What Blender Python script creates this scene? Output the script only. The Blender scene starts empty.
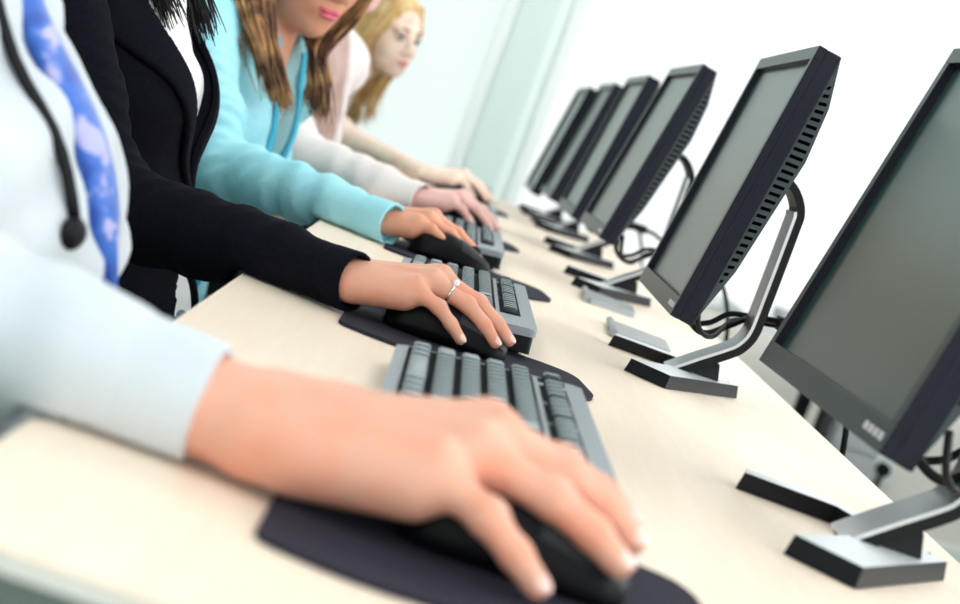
import bpy, bmesh, math, random
import numpy as np
from mathutils import Vector, Matrix

random.seed(7)
rng = np.random.default_rng(11)
C = bpy.context.scene.collection
DZ = 0.74                       # desk top height; every "d" coordinate below is measured from the desk top
R = math.radians

# ------------------------------------------------------------------ materials
def srgb(r, g, b):
    f = lambda c: (c / 255 / 12.92) if c / 255 <= 0.04045 else ((c / 255 + 0.055) / 1.055) ** 2.4
    return (f(r), f(g), f(b), 1.0)

def mat(name, col, rough=0.5, metal=0.0, noise=None, bump=None, spec=0.5, sss=0.0, coat=0.0, sheen=0.0):
    """noise=(scale, colour2, lo, hi)   bump=(scale, strength, distance)"""
    m = bpy.data.materials.new(name); m.use_nodes = True
    nt = m.node_tree; N = nt.nodes; L = nt.links
    b = N['Principled BSDF']
    b.inputs['Base Color'].default_value = col
    b.inputs['Roughness'].default_value = rough
    b.inputs['Metallic'].default_value = metal
    b.inputs['Specular IOR Level'].default_value = spec
    if coat: b.inputs['Coat Weight'].default_value = coat
    if sheen: b.inputs['Sheen Weight'].default_value = sheen
    if sss:
        b.inputs['Subsurface Weight'].default_value = sss
        b.inputs['Subsurface Radius'].default_value = (0.012, 0.005, 0.003)
        b.inputs['Subsurface Scale'].default_value = 1.0
    tc = N.new('ShaderNodeTexCoord')
    if noise:
        t = N.new('ShaderNodeTexNoise'); t.inputs['Scale'].default_value = noise[0]; t.inputs['Detail'].default_value = 4
        r = N.new('ShaderNodeValToRGB')
        r.color_ramp.elements[0].position = noise[2]; r.color_ramp.elements[1].position = noise[3]
        r.color_ramp.elements[0].color = col; r.color_ramp.elements[1].color = noise[1]
        L.new(tc.outputs['Object'], t.inputs['Vector']); L.new(t.outputs['Fac'], r.inputs['Fac'])
        L.new(r.outputs['Color'], b.inputs['Base Color'])
    if bump:
        t2 = N.new('ShaderNodeTexNoise'); t2.inputs['Scale'].default_value = bump[0]; t2.inputs['Detail'].default_value = 3
        bp = N.new('ShaderNodeBump'); bp.inputs['Strength'].default_value = bump[1]; bp.inputs['Distance'].default_value = bump[2]
        L.new(tc.outputs['Object'], t2.inputs['Vector']); L.new(t2.outputs['Fac'], bp.inputs['Height'])
        L.new(bp.outputs['Normal'], b.inputs['Normal'])
    return m

def emit(name, col, s):
    m = bpy.data.materials.new(name); m.use_nodes = True
    b = m.node_tree.nodes['Principled BSDF']
    b.inputs['Base Color'].default_value = (0.06, 0.06, 0.06, 1); b.inputs['Roughness'].default_value = .6
    b.inputs['Emission Color'].default_value = col; b.inputs['Emission Strength'].default_value = s
    return m

def wood_mat():
    m = bpy.data.materials.new('beech_laminate'); m.use_nodes = True
    nt = m.node_tree; N = nt.nodes; L = nt.links; b = N['Principled BSDF']
    tc = N.new('ShaderNodeTexCoord'); mp = N.new('ShaderNodeMapping'); mp.inputs['Scale'].default_value = (26, 1.6, 8)
    t = N.new('ShaderNodeTexNoise'); t.inputs['Scale'].default_value = 5; t.inputs['Detail'].default_value = 5
    r = N.new('ShaderNodeValToRGB')
    r.color_ramp.elements[0].position = .3; r.color_ramp.elements[1].position = .7
    r.color_ramp.elements[0].color = srgb(238, 219, 199); r.color_ramp.elements[1].color = srgb(242, 225, 207)
    L.new(tc.outputs['Object'], mp.inputs['Vector']); L.new(mp.outputs['Vector'], t.inputs['Vector'])
    L.new(t.outputs['Fac'], r.inputs['Fac']); L.new(r.outputs['Color'], b.inputs['Base Color'])
    b.inputs['Roughness'].default_value = .42; b.inputs['Specular IOR Level'].default_value = .5
    return m

M = dict(
    wood=wood_mat(),
    edge=mat('pale_edge_band', srgb(232, 228, 222), .45),
    white_metal=mat('white_powder_coat', srgb(222, 224, 226), .45),
    wall=mat('mint_white_paint', srgb(238, 248, 245), .8, noise=(1.2, srgb(240, 250, 247), .4, .6)),
    teal=mat('teal_paint', srgb(96, 160, 152), .8, noise=(1.2, srgb(100, 164, 156), .4, .6)),
    core=mat('grey_green_edge', srgb(104, 114, 106), .6),
    ceil=mat('white_ceiling', srgb(240, 242, 242), .9),
    floor=mat('grey_green_carpet', srgb(92, 106, 98), .95, noise=(60, srgb(110, 122, 112), .35, .65), bump=(300, .5, .004)),
    frame=mat('white_frame', srgb(242, 246, 246), .5),
    black=mat('black_plastic', srgb(14, 14, 19), .45, spec=.22, bump=(900, .12, .0006)),
    navy=mat('navy_black_plastic', srgb(17, 18, 32), .42, spec=.22, noise=(700, srgb(30, 33, 54), .5, .8), bump=(1200, .25, .0006)),
    bezel=mat('dark_satin_plastic', srgb(24, 42, 45), .36, bump=(1500, .1, .0004)),
    back=mat('grey_vent_plastic', srgb(58, 66, 70), .55, spec=.3),
    slot=mat('vent_slot_black', srgb(4, 4, 6), .95, spec=.0),
    screen=mat('lcd_panel', srgb(34, 62, 59), .28, spec=1.0, noise=(2.0, srgb(38, 66, 63), .4, .6)),
    silver=mat('brushed_silver', srgb(206, 208, 212), .34, metal=.85, bump=(500, .06, .0005)),
    caselid=mat('satin_grey_lid', srgb(150, 154, 158), .4, metal=.4),
    silver2=mat('satin_silver_paint', srgb(222, 226, 230), .4, metal=.3),
    rubber=mat('black_rubber', srgb(10, 10, 14), .5, spec=.25),
    pad=mat('charcoal_pad', srgb(40, 38, 51), .85, spec=.2, bump=(1800, .25, .0006)),
    mouse=mat('black_mouse_shell', srgb(7, 7, 11), .45, spec=.12),
    mousegrey=mat('grey_mouse_button', srgb(30, 33, 38), .45, spec=.2),
    kcase=mat('grey_keyboard_case', srgb(146, 153, 161), .5),
    kwell=mat('dark_key_well', srgb(14, 20, 23), .8, spec=.1),
    kkey=mat('grey_key_cap', srgb(140, 153, 158), .5, noise=(600, srgb(150, 162, 167), .4, .6)),
    kside_shade=mat('key_side_shade', srgb(58, 66, 70), .6, spec=.2),  # key sides coloured darker to stand in for shade between keys
    legend=mat('key_legend', srgb(200, 206, 208), .6),
    pale=mat('pale_print', srgb(205, 200, 205), .5),
    skin=mat('skin_warm', srgb(224, 166, 144), .42, noise=(38, srgb(232, 150, 124), .45, .8), bump=(420, .22, .0012), sss=.12, spec=.4),
    skin2=mat('skin_tan', srgb(220, 162, 138), .42, noise=(38, srgb(226, 150, 122), .45, .8), bump=(420, .22, .0012), sss=.12, spec=.4),
    skin3=mat('skin_golden', srgb(216, 154, 126), .42, noise=(38, srgb(224, 146, 118), .45, .8), bump=(420, .2, .0012), sss=.12, spec=.4),
    skin4=mat('skin_rosy', srgb(240, 196, 190), .5, noise=(38, srgb(240, 180, 172), .45, .8), sss=.12, spec=.4),
    skin5=mat('skin_fair', srgb(250, 222, 206), .5, noise=(38, srgb(243, 192, 174), .45, .8), sss=.12, spec=.4),
    nail=mat('fingernail', srgb(244, 200, 190), .22, spec=.6, coat=.4),
    lips=mat('pink_lips', srgb(214, 92, 112), .32),
    lips5=mat('soft_pink_lips', srgb(224, 142, 140), .45),
    eyewhite=mat('eye_white', srgb(226, 222, 218), .5, spec=.2),
    iris=mat('dark_iris', srgb(52, 44, 44), .15),
    brow=mat('brown_brow', srgb(120, 88, 66), .8),
    hair_black=mat('black_hair', srgb(9, 9, 13), .42, spec=.25),
    hair_brown=mat('brown_hair', srgb(96, 62, 44), .42, noise=(26, srgb(198, 148, 98), .40, .66), spec=.35),
    hair_blond=mat('blond_hair', srgb(206, 168, 112), .5, noise=(24, srgb(238, 212, 164), .4, .7), spec=.3),
    hair_blond2=mat('golden_hair', srgb(196, 160, 104), .42, noise=(24, srgb(232, 206, 156), .4, .7)),
    hair_man=mat('dark_brown_hair', srgb(40, 30, 26), .5),
    shirt=mat('white_cotton', srgb(200, 207, 215), .8, noise=(9, srgb(208, 214, 221), .4, .6), bump=(60, .25, .004)),
    blazer=mat('black_navy_wool', srgb(13, 13, 22), .9, noise=(300, srgb(19, 19, 30), .4, .7), bump=(700, .3, .001), spec=.08),
    blouse=mat('white_blouse', srgb(244, 244, 246), .7, bump=(80, .3, .004)),
    turq=mat('light_turquoise_blouse', srgb(156, 222, 238), .72, noise=(14, srgb(172, 231, 243), .4, .65), bump=(70, .3, .004)),
    turqd=mat('turquoise_placket', srgb(60, 176, 208), .75),
    pinkc=mat('pale_pink_knit', srgb(249, 238, 238), .85, bump=(120, .3, .003)),
    rose=mat('dusty_rose_top', srgb(186, 152, 144), .7, noise=(30, srgb(204, 176, 168), .4, .6)),
    whitetop=mat('white_top', srgb(246, 242, 242), .8),
    denim=mat('grey_blue_denim', srgb(96, 112, 140), .85, noise=(60, srgb(160, 172, 190), .4, .7)),
    trouser=mat('dark_trousers', srgb(24, 25, 32), .85),
    shoe=mat('black_leather', srgb(18, 16, 16), .3),
    chair=mat('dark_chair_fabric', srgb(38, 46, 50), .9),
    chrome=mat('chrome_steel', srgb(200, 202, 206), .2, metal=1.0),
    gem=mat('clear_gem', srgb(245, 246, 250), .05, spec=1.0, coat=1.0),
    lamp=emit('ceiling_panel_light', (1, .985, .96, 1), 4.3),
    window=emit('frosted_daylight', (.955, 1, .988, 1), 1.02),
    window_mint=emit('frosted_mint_daylight', (.845, .965, .93, 1), .99),
    sidewindow=emit('side_window_daylight', (.97, 1, .995, 1), 4.6),
    nearfill=emit('rear_fill_glow', (.97, 1, .995, 1), 2.6),  # glow of the added fill window behind the camera
    greybox=mat('grey_box', srgb(150, 152, 156), .6),
)

def tie_mat():
    m = bpy.data.materials.new('blue_patterned_silk'); m.use_nodes = True
    nt = m.node_tree; N = nt.nodes; L = nt.links; b = N['Principled BSDF']
    tc = N.new('ShaderNodeTexCoord'); v = N.new('ShaderNodeTexVoronoi'); v.inputs['Scale'].default_value = 55
    n = N.new('ShaderNodeTexNoise'); n.inputs['Scale'].default_value = 48
    r = N.new('ShaderNodeValToRGB'); r.color_ramp.interpolation = 'EASE'
    r.color_ramp.elements[0].position = .36; r.color_ramp.elements[0].color = srgb(24, 76, 172)
    r.color_ramp.elements[1].position = .66; r.color_ramp.elements[1].color = srgb(176, 176, 224)
    e = r.color_ramp.elements.new(.53); e.color = srgb(48, 104, 200)
    mx = N.new('ShaderNodeMath'); mx.operation = 'ADD'; mx2 = N.new('ShaderNodeMath'); mx2.operation = 'MULTIPLY'; mx2.inputs[1].default_value = .80
    L.new(tc.outputs['Object'], v.inputs['Vector']); L.new(tc.outputs['Object'], n.inputs['Vector'])
    mv = N.new('ShaderNodeMath'); mv.operation = 'MULTIPLY'; mv.inputs[1].default_value = .22; L.new(v.outputs['Distance'], mv.inputs[0]); L.new(mv.outputs[0], mx.inputs[0]); L.new(n.outputs['Fac'], mx2.inputs[0]); L.new(mx2.outputs[0], mx.inputs[1])
    L.new(mx.outputs[0], r.inputs['Fac']); L.new(r.outputs['Color'], b.inputs['Base Color'])
    b.inputs['Roughness'].default_value = .4; b.inputs['Sheen Weight'].default_value = .2
    return m
M['tie'] = tie_mat()

# ------------------------------------------------------------------ object helpers
def tag(o, label, cat, group=None, kind=None):
    if label: o['label'] = label
    if cat: o['category'] = cat
    if group: o['group'] = group
    if kind: o['kind'] = kind
    return o

def thing(name, loc, label, cat, group=None, rotz=0.0):
    o = bpy.data.objects.new(name, None); C.objects.link(o)
    o.empty_display_size = .05
    o.location = (loc[0], loc[1], loc[2] + DZ); o.rotation_euler = (0, 0, rotz)
    return tag(o, label, cat, group)

def link(name, me, mats, parent=None, loc=(0, 0, 0), smooth=False):
    o = bpy.data.objects.new(name, me); C.objects.link(o)
    if not isinstance(mats, (list, tuple)): mats = [mats]
    if len(me.materials) == 0:
        for m in mats: me.materials.append(m)
    if smooth: me.polygons.foreach_set('use_smooth', [True] * len(me.polygons))
    if parent is not None: o.parent = parent
    o.location = loc
    return o

def from_bm(name, bm, mats, parent=None, loc=(0, 0, 0), smooth=False):
    me = bpy.data.meshes.new(name)
    bmesh.ops.recalc_face_normals(bm, faces=bm.faces[:])
    bm.to_mesh(me); bm.free()
    return link(name, me, mats, parent, loc, smooth)

def box(bm, x0, x1, y0, y1, z0, z1, bev=0.0, mi=0):
    r = bmesh.ops.create_cube(bm, size=1.0)
    vs = r['verts']
    for v in vs:
        v.co = Vector(((x0 + x1) / 2 + v.co.x * (x1 - x0), (y0 + y1) / 2 + v.co.y * (y1 - y0), (z0 + z1) / 2 + v.co.z * (z1 - z0)))
    fs = set(f for v in vs for f in v.link_faces)
    for f in fs: f.material_index = mi
    if bev:
        es = list(set(e for v in vs for e in v.link_edges))
        bmesh.ops.bevel(bm, geom=es, offset=bev, segments=2, profile=.6, affect='EDGES')
    return bm

def prism(bm, poly, z0, z1, mi_side=0, mi_top=0, bev=0.0, inset=0.0):
    """poly in x,y; vertical prism; top can be inset for a slanted side"""
    n = len(poly)
    cx = sum(p[0] for p in poly) / n; cy = sum(p[1] for p in poly) / n
    b = [bm.verts.new((p[0], p[1], z0)) for p in poly]
    def ins(p):
        d = math.hypot(p[0] - cx, p[1] - cy) or 1
        k = max(0, d - inset) / d
        return (cx + (p[0] - cx) * k, cy + (p[1] - cy) * k)
    t = [bm.verts.new((*ins(p), z1)) for p in poly]
    fs = []
    for i in range(n):
        f = bm.faces.new((b[i], b[(i + 1) % n], t[(i + 1) % n], t[i])); f.material_index = mi_side; fs.append(f)
    ft = bm.faces.new(t); ft.material_index = mi_top
    bm.faces.new(b[::-1]).material_index = mi_side
    if bev:
        bmesh.ops.bevel(bm, geom=[e for e in ft.edges], offset=bev, segments=2, profile=.6, affect='EDGES')
    return bm

def round_poly(pts, rad, seg=6):
    """round the corners of a polygon"""
    out = []; n = len(pts)
    for i in range(n):
        p = Vector(pts[i]); a = Vector(pts[i - 1]); c = Vector(pts[(i + 1) % n])
        r = rad[i] if isinstance(rad, (list, tuple)) else rad
        if r <= 0: out.append((p.x, p.y)); continue
        u = (a - p).normalized(); w = (c - p).normalized()
        d = min(r, (a - p).length * .49, (c - p).length * .49)
        s, e = p + u * d, p + w * d
        for k in range(seg + 1):
            t = k / seg
            q = s * (1 - t) ** 2 + p * 2 * t * (1 - t) + e * t * t
            out.append((q.x, q.y))
    return out

def tube(bm, pts, rad, sides=8, mi=0, flat=1.0, cap=True):
    """swept tube through a list of points; rad is a number or a list"""
    P = [Vector(p) for p in pts]; n = len(P)
    rad = rad if isinstance(rad, (list, tuple)) else [rad] * n
    rings = []; up = Vector((0.12, .2, 1)).normalized()
    for i in range(n):
        t = (P[min(i + 1, n - 1)] - P[max(i - 1, 0)]).normalized()
        s = t.cross(up)
        if s.length < 1e-4: s = t.cross(Vector((1, 0, 0)))
        s.normalize(); w = s.cross(t).normalized(); up = w
        rings.append([bm.verts.new(P[i] + s * math.cos(a) * rad[i] + w * math.sin(a) * rad[i] * flat)
                      for a in [2 * math.pi * k / sides for k in range(sides)]])
    for i in range(n - 1):
        for k in range(sides):
            f = bm.faces.new((rings[i][k], rings[i][(k + 1) % sides], rings[i + 1][(k + 1) % sides], rings[i + 1][k]))
            f.material_index = mi; f.smooth = True
    if cap:
        bm.faces.new(rings[0][::-1]).material_index = mi; bm.faces.new(rings[-1]).material_index = mi
    return bm

def spline(pts, n=8):
    """Catmull-Rom through pts"""
    P = [Vector(p) for p in pts]; out = []
    for i in range(len(P) - 1):
        p0 = P[max(i - 1, 0)]; p1 = P[i]; p2 = P[i + 1]; p3 = P[min(i + 2, len(P) - 1)]
        for k in range(n):
            t = k / n
            out.append(.5 * ((2 * p1) + (p2 - p0) * t + (2 * p0 - 5 * p1 + 4 * p2 - p3) * t * t + (3 * p1 - p0 - 3 * p2 + p3) * t ** 3))
    out.append(P[-1])
    return out

# ------------------------------------------------------------------ distance fields -> smooth meshes
def axis(*segs):
    """segs: (start, end, step) in increasing order"""
    out = []
    for a, b, s in segs:
        n = max(1, int(round((b - a) / s)))
        out += list(np.linspace(a, b, n, endpoint=False))
    out.append(segs[-1][1])
    return np.array(out, dtype=np.float32)

class Field:
    def __init__(self, xs, ys, zs):
        self.ax = [np.asarray(a, np.float32) for a in (xs, ys, zs)]
        self.D = np.full([len(a) for a in self.ax], 1.0, np.float32)
    def sub(self, lo, hi):
        sl = []
        for a, l, h in zip(self.ax, lo, hi):
            i = int(np.searchsorted(a, l)); j = int(np.searchsorted(a, h))
            sl.append(slice(max(i - 1, 0), min(j + 1, len(a))))
        return tuple(sl)
    def grid(self, sl):
        return (self.ax[0][sl[0]][:, None, None], self.ax[1][sl[1]][None, :, None], self.ax[2][sl[2]][None, None, :])
    def put(self, prim, k=0.01, op='add', D=None):
        fn, lo, hi = prim
        mrg = max(k * 1.2, .03)
        sl = self.sub([v - mrg for v in lo], [v + mrg for v in hi])
        if any(s.stop - s.start < 2 for s in sl): return
        T = self.D if D is None else D
        d = fn(*self.grid(sl)).astype(np.float32); A = T[sl]
        d = np.broadcast_to(d, A.shape)
        if op == 'add': T[sl] = smin(A, d, k)
        elif op == 'cut': T[sl] = -smin(-A, d, k)
    def mesh(self, name, post=None):
        return nets(name, self.D, self.ax)

def smin(a, b, k):
    if k <= 0: return np.minimum(a, b)
    h = np.maximum(k - np.abs(a - b), 0) / k
    return np.minimum(a, b) - h * h * k * .25

def rcone(a, b, ra, rb, sc=(1, 1, 1)):
    """capsule with two radii"""
    a = np.array(a, float); b = np.array(b, float); r = max(ra, rb)
    ab = b - a; L2 = float(ab @ ab) + 1e-12
    def fn(x, y, z):
        px, py, pz = x - a[0], y - a[1], z - a[2]
        t = np.clip((px * ab[0] + py * ab[1] + pz * ab[2]) / L2, 0, 1)
        q = (px - t * ab[0]) ** 2 + (py - t * ab[1]) ** 2 + (pz - t * ab[2]) ** 2
        return np.sqrt(q) - (ra + (rb - ra) * t)
    return fn, np.minimum(a, b) - r, np.maximum(a, b) + r

def cut_end(prim, p, d):
    """keep the side of the plane through p opposite to d"""
    fn, lo, hi = prim; p = np.array(p, float); d = np.array(d, float); d /= np.linalg.norm(d)
    return (lambda x, y, z: np.maximum(fn(x, y, z), (x - p[0]) * d[0] + (y - p[1]) * d[1] + (z - p[2]) * d[2])), lo, hi

def ell(c, r, rot=None):
    c = np.array(c, float); r = np.array(r, float); m = float(r.max())
    Rm = np.eye(3) if rot is None else np.array(rot, float)     # columns: local axes in world
    def fn(x, y, z):
        px, py, pz = x - c[0], y - c[1], z - c[2]
        q = [(Rm[0, i] * px + Rm[1, i] * py + Rm[2, i] * pz) for i in range(3)]
        k0 = np.sqrt((q[0] / r[0]) ** 2 + (q[1] / r[1]) ** 2 + (q[2] / r[2]) ** 2)
        k1 = np.sqrt((q[0] / r[0] ** 2) ** 2 + (q[1] / r[1] ** 2) ** 2 + (q[2] / r[2] ** 2) ** 2) + 1e-9
        return k0 * (k0 - 1) / k1
    return fn, c - m, c + m

def folds(prim, amp, freq, p0, d, width, phase=0.0, tw=(0, 0, 0)):
    """cloth folds: a sine along direction d, strongest at p0"""
    fn, lo, hi = prim; p0 = np.array(p0, float); d = np.array(d, float); d /= np.linalg.norm(d); tw = np.array(tw, float)
    def f2(x, y, z):
        px, py, pz = x - p0[0], y - p0[1], z - p0[2]
        s = px * d[0] + py * d[1] + pz * d[2]
        w = px * tw[0] + py * tw[1] + pz * tw[2]
        g = np.exp(-(s / width) ** 2)
        return fn(x, y, z) - amp * g * (np.sin(freq * (s + .35 * w) + phase) + .6 * np.sin(1.7 * freq * (s - .6 * w) + 1.3 + phase))
    return f2, lo - amp, hi + amp

def nets(name, D, ax):
    S = D < 0
    nx, ny, nz = D.shape
    c = np.zeros((nx - 1, ny - 1, nz - 1), np.uint8)
    for i in (0, 1):
        for j in (0, 1):
            for k in (0, 1):
                c += S[i:nx - 1 + i, j:ny - 1 + j, k:nz - 1 + k]
    act = (c > 0) & (c < 8)
    I = np.argwhere(act)
    idx = np.full(act.shape, -1, np.int32); idx[act] = np.arange(len(I))
    corners = [(i, j, k) for i in (0, 1) for j in (0, 1) for k in (0, 1)]
    val = {q: D[I[:, 0] + q[0], I[:, 1] + q[1], I[:, 2] + q[2]] for q in corners}
    pos = {q: np.stack([ax[0][I[:, 0] + q[0]], ax[1][I[:, 1] + q[1]], ax[2][I[:, 2] + q[2]]], 1) for q in corners}
    acc = np.zeros((len(I), 3)); cnt = np.zeros(len(I))
    for a in range(3):
        for q in corners:
            if q[a]: continue
            q2 = list(q); q2[a] = 1; q2 = tuple(q2)
            va, vb = val[q], val[q2]
            m = (va < 0) != (vb < 0)
            t = np.where(m, va / np.where(m, va - vb, 1), 0)
            p = pos[q] + (pos[q2] - pos[q]) * t[:, None]
            acc[m] += p[m]; cnt[m] += 1
    V = acc / np.maximum(cnt, 1)[:, None]
    F = []
    for a in range(3):
        b, cc = (a + 1) % 3, (a + 2) % 3
        sl0 = [slice(None)] * 3; sl1 = [slice(None)] * 3
        sl0[a] = slice(0, -1); sl1[a] = slice(1, None)
        m = S[tuple(sl0)] != S[tuple(sl1)]
        E = np.argwhere(m)
        ok = (E[:, b] > 0) & (E[:, cc] > 0) & (E[:, b] < D.shape[b] - 1) & (E[:, cc] < D.shape[cc] - 1)
        E = E[ok]
        if not len(E): continue
        def g(db, dc):
            T = E.copy(); T[:, b] -= db; T[:, cc] -= dc
            return idx[T[:, 0], T[:, 1], T[:, 2]]
        q = np.stack([g(1, 1), g(0, 1), g(0, 0), g(1, 0)], 1)
        inside = S[E[:, 0], E[:, 1], E[:, 2]]
        q[~inside] = q[~inside][:, ::-1]
        F.append(q)
    F = np.concatenate(F)
    me = bpy.data.meshes.new(name)
    me.vertices.add(len(V)); me.vertices.foreach_set('co', (V + np.array([0, 0, DZ])).astype(np.float32).ravel())
    me.loops.add(len(F) * 4); me.loops.foreach_set('vertex_index', F.astype(np.int32).ravel())
    me.polygons.add(len(F))
    me.polygons.foreach_set('loop_start', np.arange(0, len(F) * 4, 4, dtype=np.int32))
    me.polygons.foreach_set('use_smooth', np.ones(len(F), bool))
    me.update(calc_edges=True); me.validate()
    return me

def world_part(name, me, mats, parent):
    """mesh given in world coordinates -> child of an unrotated Empty"""
    l = parent.location
    me.transform(Matrix.Translation((-l.x, -l.y, -l.z)))
    return link(name, me, mats, parent)

def world_bm(name, bm, mats, parent, smooth=False):
    """bm in desk coordinates -> child of parent"""
    l = parent.location
    bmesh.ops.translate(bm, verts=bm.verts[:], vec=(-l.x, -l.y, DZ - l.z))
    return from_bm(name, bm, mats, parent, smooth=smooth)

# ------------------------------------------------------------------ the room
X0, X1, Y0, Y1, ZC = -2.4, 2.8, -1.6, 6.2, 2.7
def struct(name, bm, m, **k):
    o = from_bm(name, bm, m, **k); o['kind'] = 'structure'; return o
bm = bmesh.new(); box(bm, X0 - .1, X1 + .1, Y0 - .1, Y1 + .1, -.1, 0); struct('floor', bm, M['floor'])
bm = bmesh.new(); box(bm, X0 - .1, X1 + .1, Y0 - .1, Y1 + .1, ZC, ZC + .1); struct('ceiling', bm, M['ceil'])
WX0, WX1, WZ0, WZ1 = .19, 2.65, .60, 2.5           # frosted window in the far wall
bm = bmesh.new()
LX0, LX1 = -2.2, .01
box(bm, X0, LX0, Y1, Y1 + .1, 0, ZC); box(bm, LX1, WX0, Y1, Y1 + .1, 0, ZC); box(bm, LX0, LX1, Y1, Y1 + .1, 0, WZ0); box(bm, LX0, LX1, Y1, Y1 + .1, WZ1, ZC); box(bm, WX1, X1, Y1, Y1 + .1, 0, ZC)
box(bm, WX0, WX1, Y1, Y1 + .1, 0, WZ0, mi=1); box(bm, WX0, WX1, Y1, Y1 + .1, WZ1, ZC)
struct('wall_far', bm, [M['wall'], mat('warm_white_paint', srgb(246, 240, 232), .8)])
bm = bmesh.new()
box(bm, X0, -1.9, Y0 - .1, Y0, 0, ZC); box(bm, 2.2, X1, Y0 - .1, Y0, 0, ZC); box(bm, -1.9, 2.2, Y0 - .1, Y0, 0, .9); box(bm, -1.9, 2.2, Y0 - .1, Y0, 2.5, ZC)
struct('wall_near', bm, M['wall'])
bm = bmesh.new(); box(bm, X0 - .1, X0, Y0, Y1, 0, ZC); struct('wall_left', bm, M['teal'])
RY0, RY1, RZ0, RZ1 = -.6, 5.2, .95, 2.45
bm = bmesh.new()
box(bm, X1, X1 + .1, Y0, RY0, 0, ZC); box(bm, X1, X1 + .1, RY1, Y1, 0, ZC)
box(bm, X1, X1 + .1, RY0, RY1, 0, RZ0); box(bm, X1, X1 + .1, RY0, RY1, RZ1, ZC)
struct('wall_right', bm, M['wall'])
def window(name, axis_, a0, a1, z0, z1, pos, nmul, glass):
    root = bpy.data.objects.new(name, None); C.objects.link(root); root['kind'] = 'structure'
    bm = bmesh.new(); t = .045
    def put(a, b, c, d, dep0, dep1):
        if axis_ == 'n': box(bm, a, b, pos - dep1, pos - dep0, c, d, .004)
        elif axis_ == 'x': box(bm, a, b, pos + dep0, pos + dep1, c, d, .004)
        else: box(bm, pos + dep0, pos + dep1, a, b, c, d, .004)
    put(a0, a0 + t, z0, z1, -.012, .06); put(a1 - t, a1, z0, z1, -.012, .06)
    put(a0, a1, z0, z0 + t, -.012, .06); put(a0, a1, z1 - t, z1, -.012, .06)
    for i in range(1, nmul):
        c = a0 + (a1 - a0) * i / nmul
        put(c - t / 2, c + t / 2, z0, z1, 0, .05)
    from_bm('window_frame', bm, M['frame'], root)
    bm = bmesh.new()
    if axis_ == 'n': box(bm, a0 + .01, a1 - .01, pos - .036, pos - .03, z0 + .01, z1 - .01)
    elif axis_ == 'x': box(bm, a0 + .01, a1 - .01, pos + .03, pos + .036, z0 + .01, z1 - .01)
    else: box(bm, pos + .03, pos + .036, a0 + .01, a1 - .01, z0 + .01, z1 - .01)
    from_bm('glass_pane', bm, glass, root)
    return root
NX0, NX1, NZ0, NZ1 = -1.9, 2.2, .9, 2.5
window('fill_window', 'n', NX0, NX1, NZ0, NZ1, Y0, 4, M['nearfill'])  # added glowing window, out of view behind the camera, for frontal fill
window('window_1', 'x', WX0, WX1, WZ0, WZ1, Y1, 1, M['window'])
window('window_4', 'x', LX0, LX1, WZ0, WZ1, Y1, 1, M['window_mint'])
window('window_2', 'y', RY0, RY1, RZ0, RZ1, X1, 4, M['sidewindow'])
bm = bmesh.new(); box(bm, .02, .150, Y1 - .010, Y1 - .001, 0, ZC - .001, .003); struct('shade_trim_1', bm, mat('grey_mint_shade', srgb(222, 236, 233), .7))  # flat panel, its grey tone stands in for a shaded reveal
bm = bmesh.new(); box(bm, X0, X1, Y1 - .015, Y1 - .001, 0.001, .09, .003); struct('baseboard_far', bm, M['frame'])
i = 0
for y in (.2, 2.6, 5.0):
    for x in (-1.25, 1.15):
        i += 1
        t = bpy.data.objects.new('ceiling_light', None); C.objects.link(t); t.location = (x, y, ZC)
        tag(t, 'square white ceiling light panel above the rows of desks', 'ceiling light', 'ceiling light panels')
        bm = bmesh.new()
        for a in ((-.62, .62, -.62, -.59), (-.62, .62, .59, .62), (-.62, -.59, -.59, .59), (.59, .62, -.59, .59)):
            box(bm, *a, -.03, 0, .003)
        from_bm('frame', bm, M['frame'], t)
        bm = bmesh.new(); box(bm, -.59, .59, -.59, .59, -.022, -.004)
        from_bm('diffuser', bm, M['lamp'], t)

# ------------------------------------------------------------------ desks
def desk(name, x0, x1, y0, y1, radii, label, legs_y):
    t = thing(name, ((x0 + x1) / 2, (y0 + y1) / 2, -DZ), label, 'desk')
    cx, cy = (x0 + x1) / 2, (y0 + y1) / 2
    bm = bmesh.new()
    poly = round_poly([(x0 - cx, y0 - cy), (x1 - cx, y0 - cy), (x1 - cx, y1 - cy), (x0 - cx, y1 - cy)], radii, 8)
    prism(bm, poly, DZ - .009, DZ, 1, 0, bev=.002)
    from_bm('tabletop', bm, [M['wood'], M['edge']], t)
    bm = bmesh.new(); prism(bm, [(p[0] * (1 - .0016 / (x1 - cx)), p[1] * (1 - .0016 / (y1 - cy))) for p in poly], DZ - .027, DZ - .0091)
    from_bm('core_board', bm, M['core'], t)
    for ly in legs_y:
        for lx in (x0 + .10, x1 - .07):
            bm = bmesh.new(); box(bm, lx - cx - .02, lx - cx + .02, ly - cy - .02, ly - cy + .02, 0.002, DZ - .0275, .003)
            from_bm('leg', bm, M['white_metal'], t)
        bm = bmesh.new(); box(bm, x0 - cx + .125, x1 - cx - .095, ly - cy - .015, ly - cy + .015, DZ - .08, DZ - .0285, .002)
        from_bm('cross_rail', bm, M['white_metal'], t)
    return t
desk('desk', -.148, .482, .643, .866, [.03, .02, .004, .03], 'narrow beech desk end in the foreground, nearest the viewer', (.75,))
desk('desk', -.148, .482, .892, 5.06, [.03, .004, .02, .02], 'long beech desk carrying the whole row of keyboards and monitors', (1.30, 3.0, 4.9))

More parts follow.
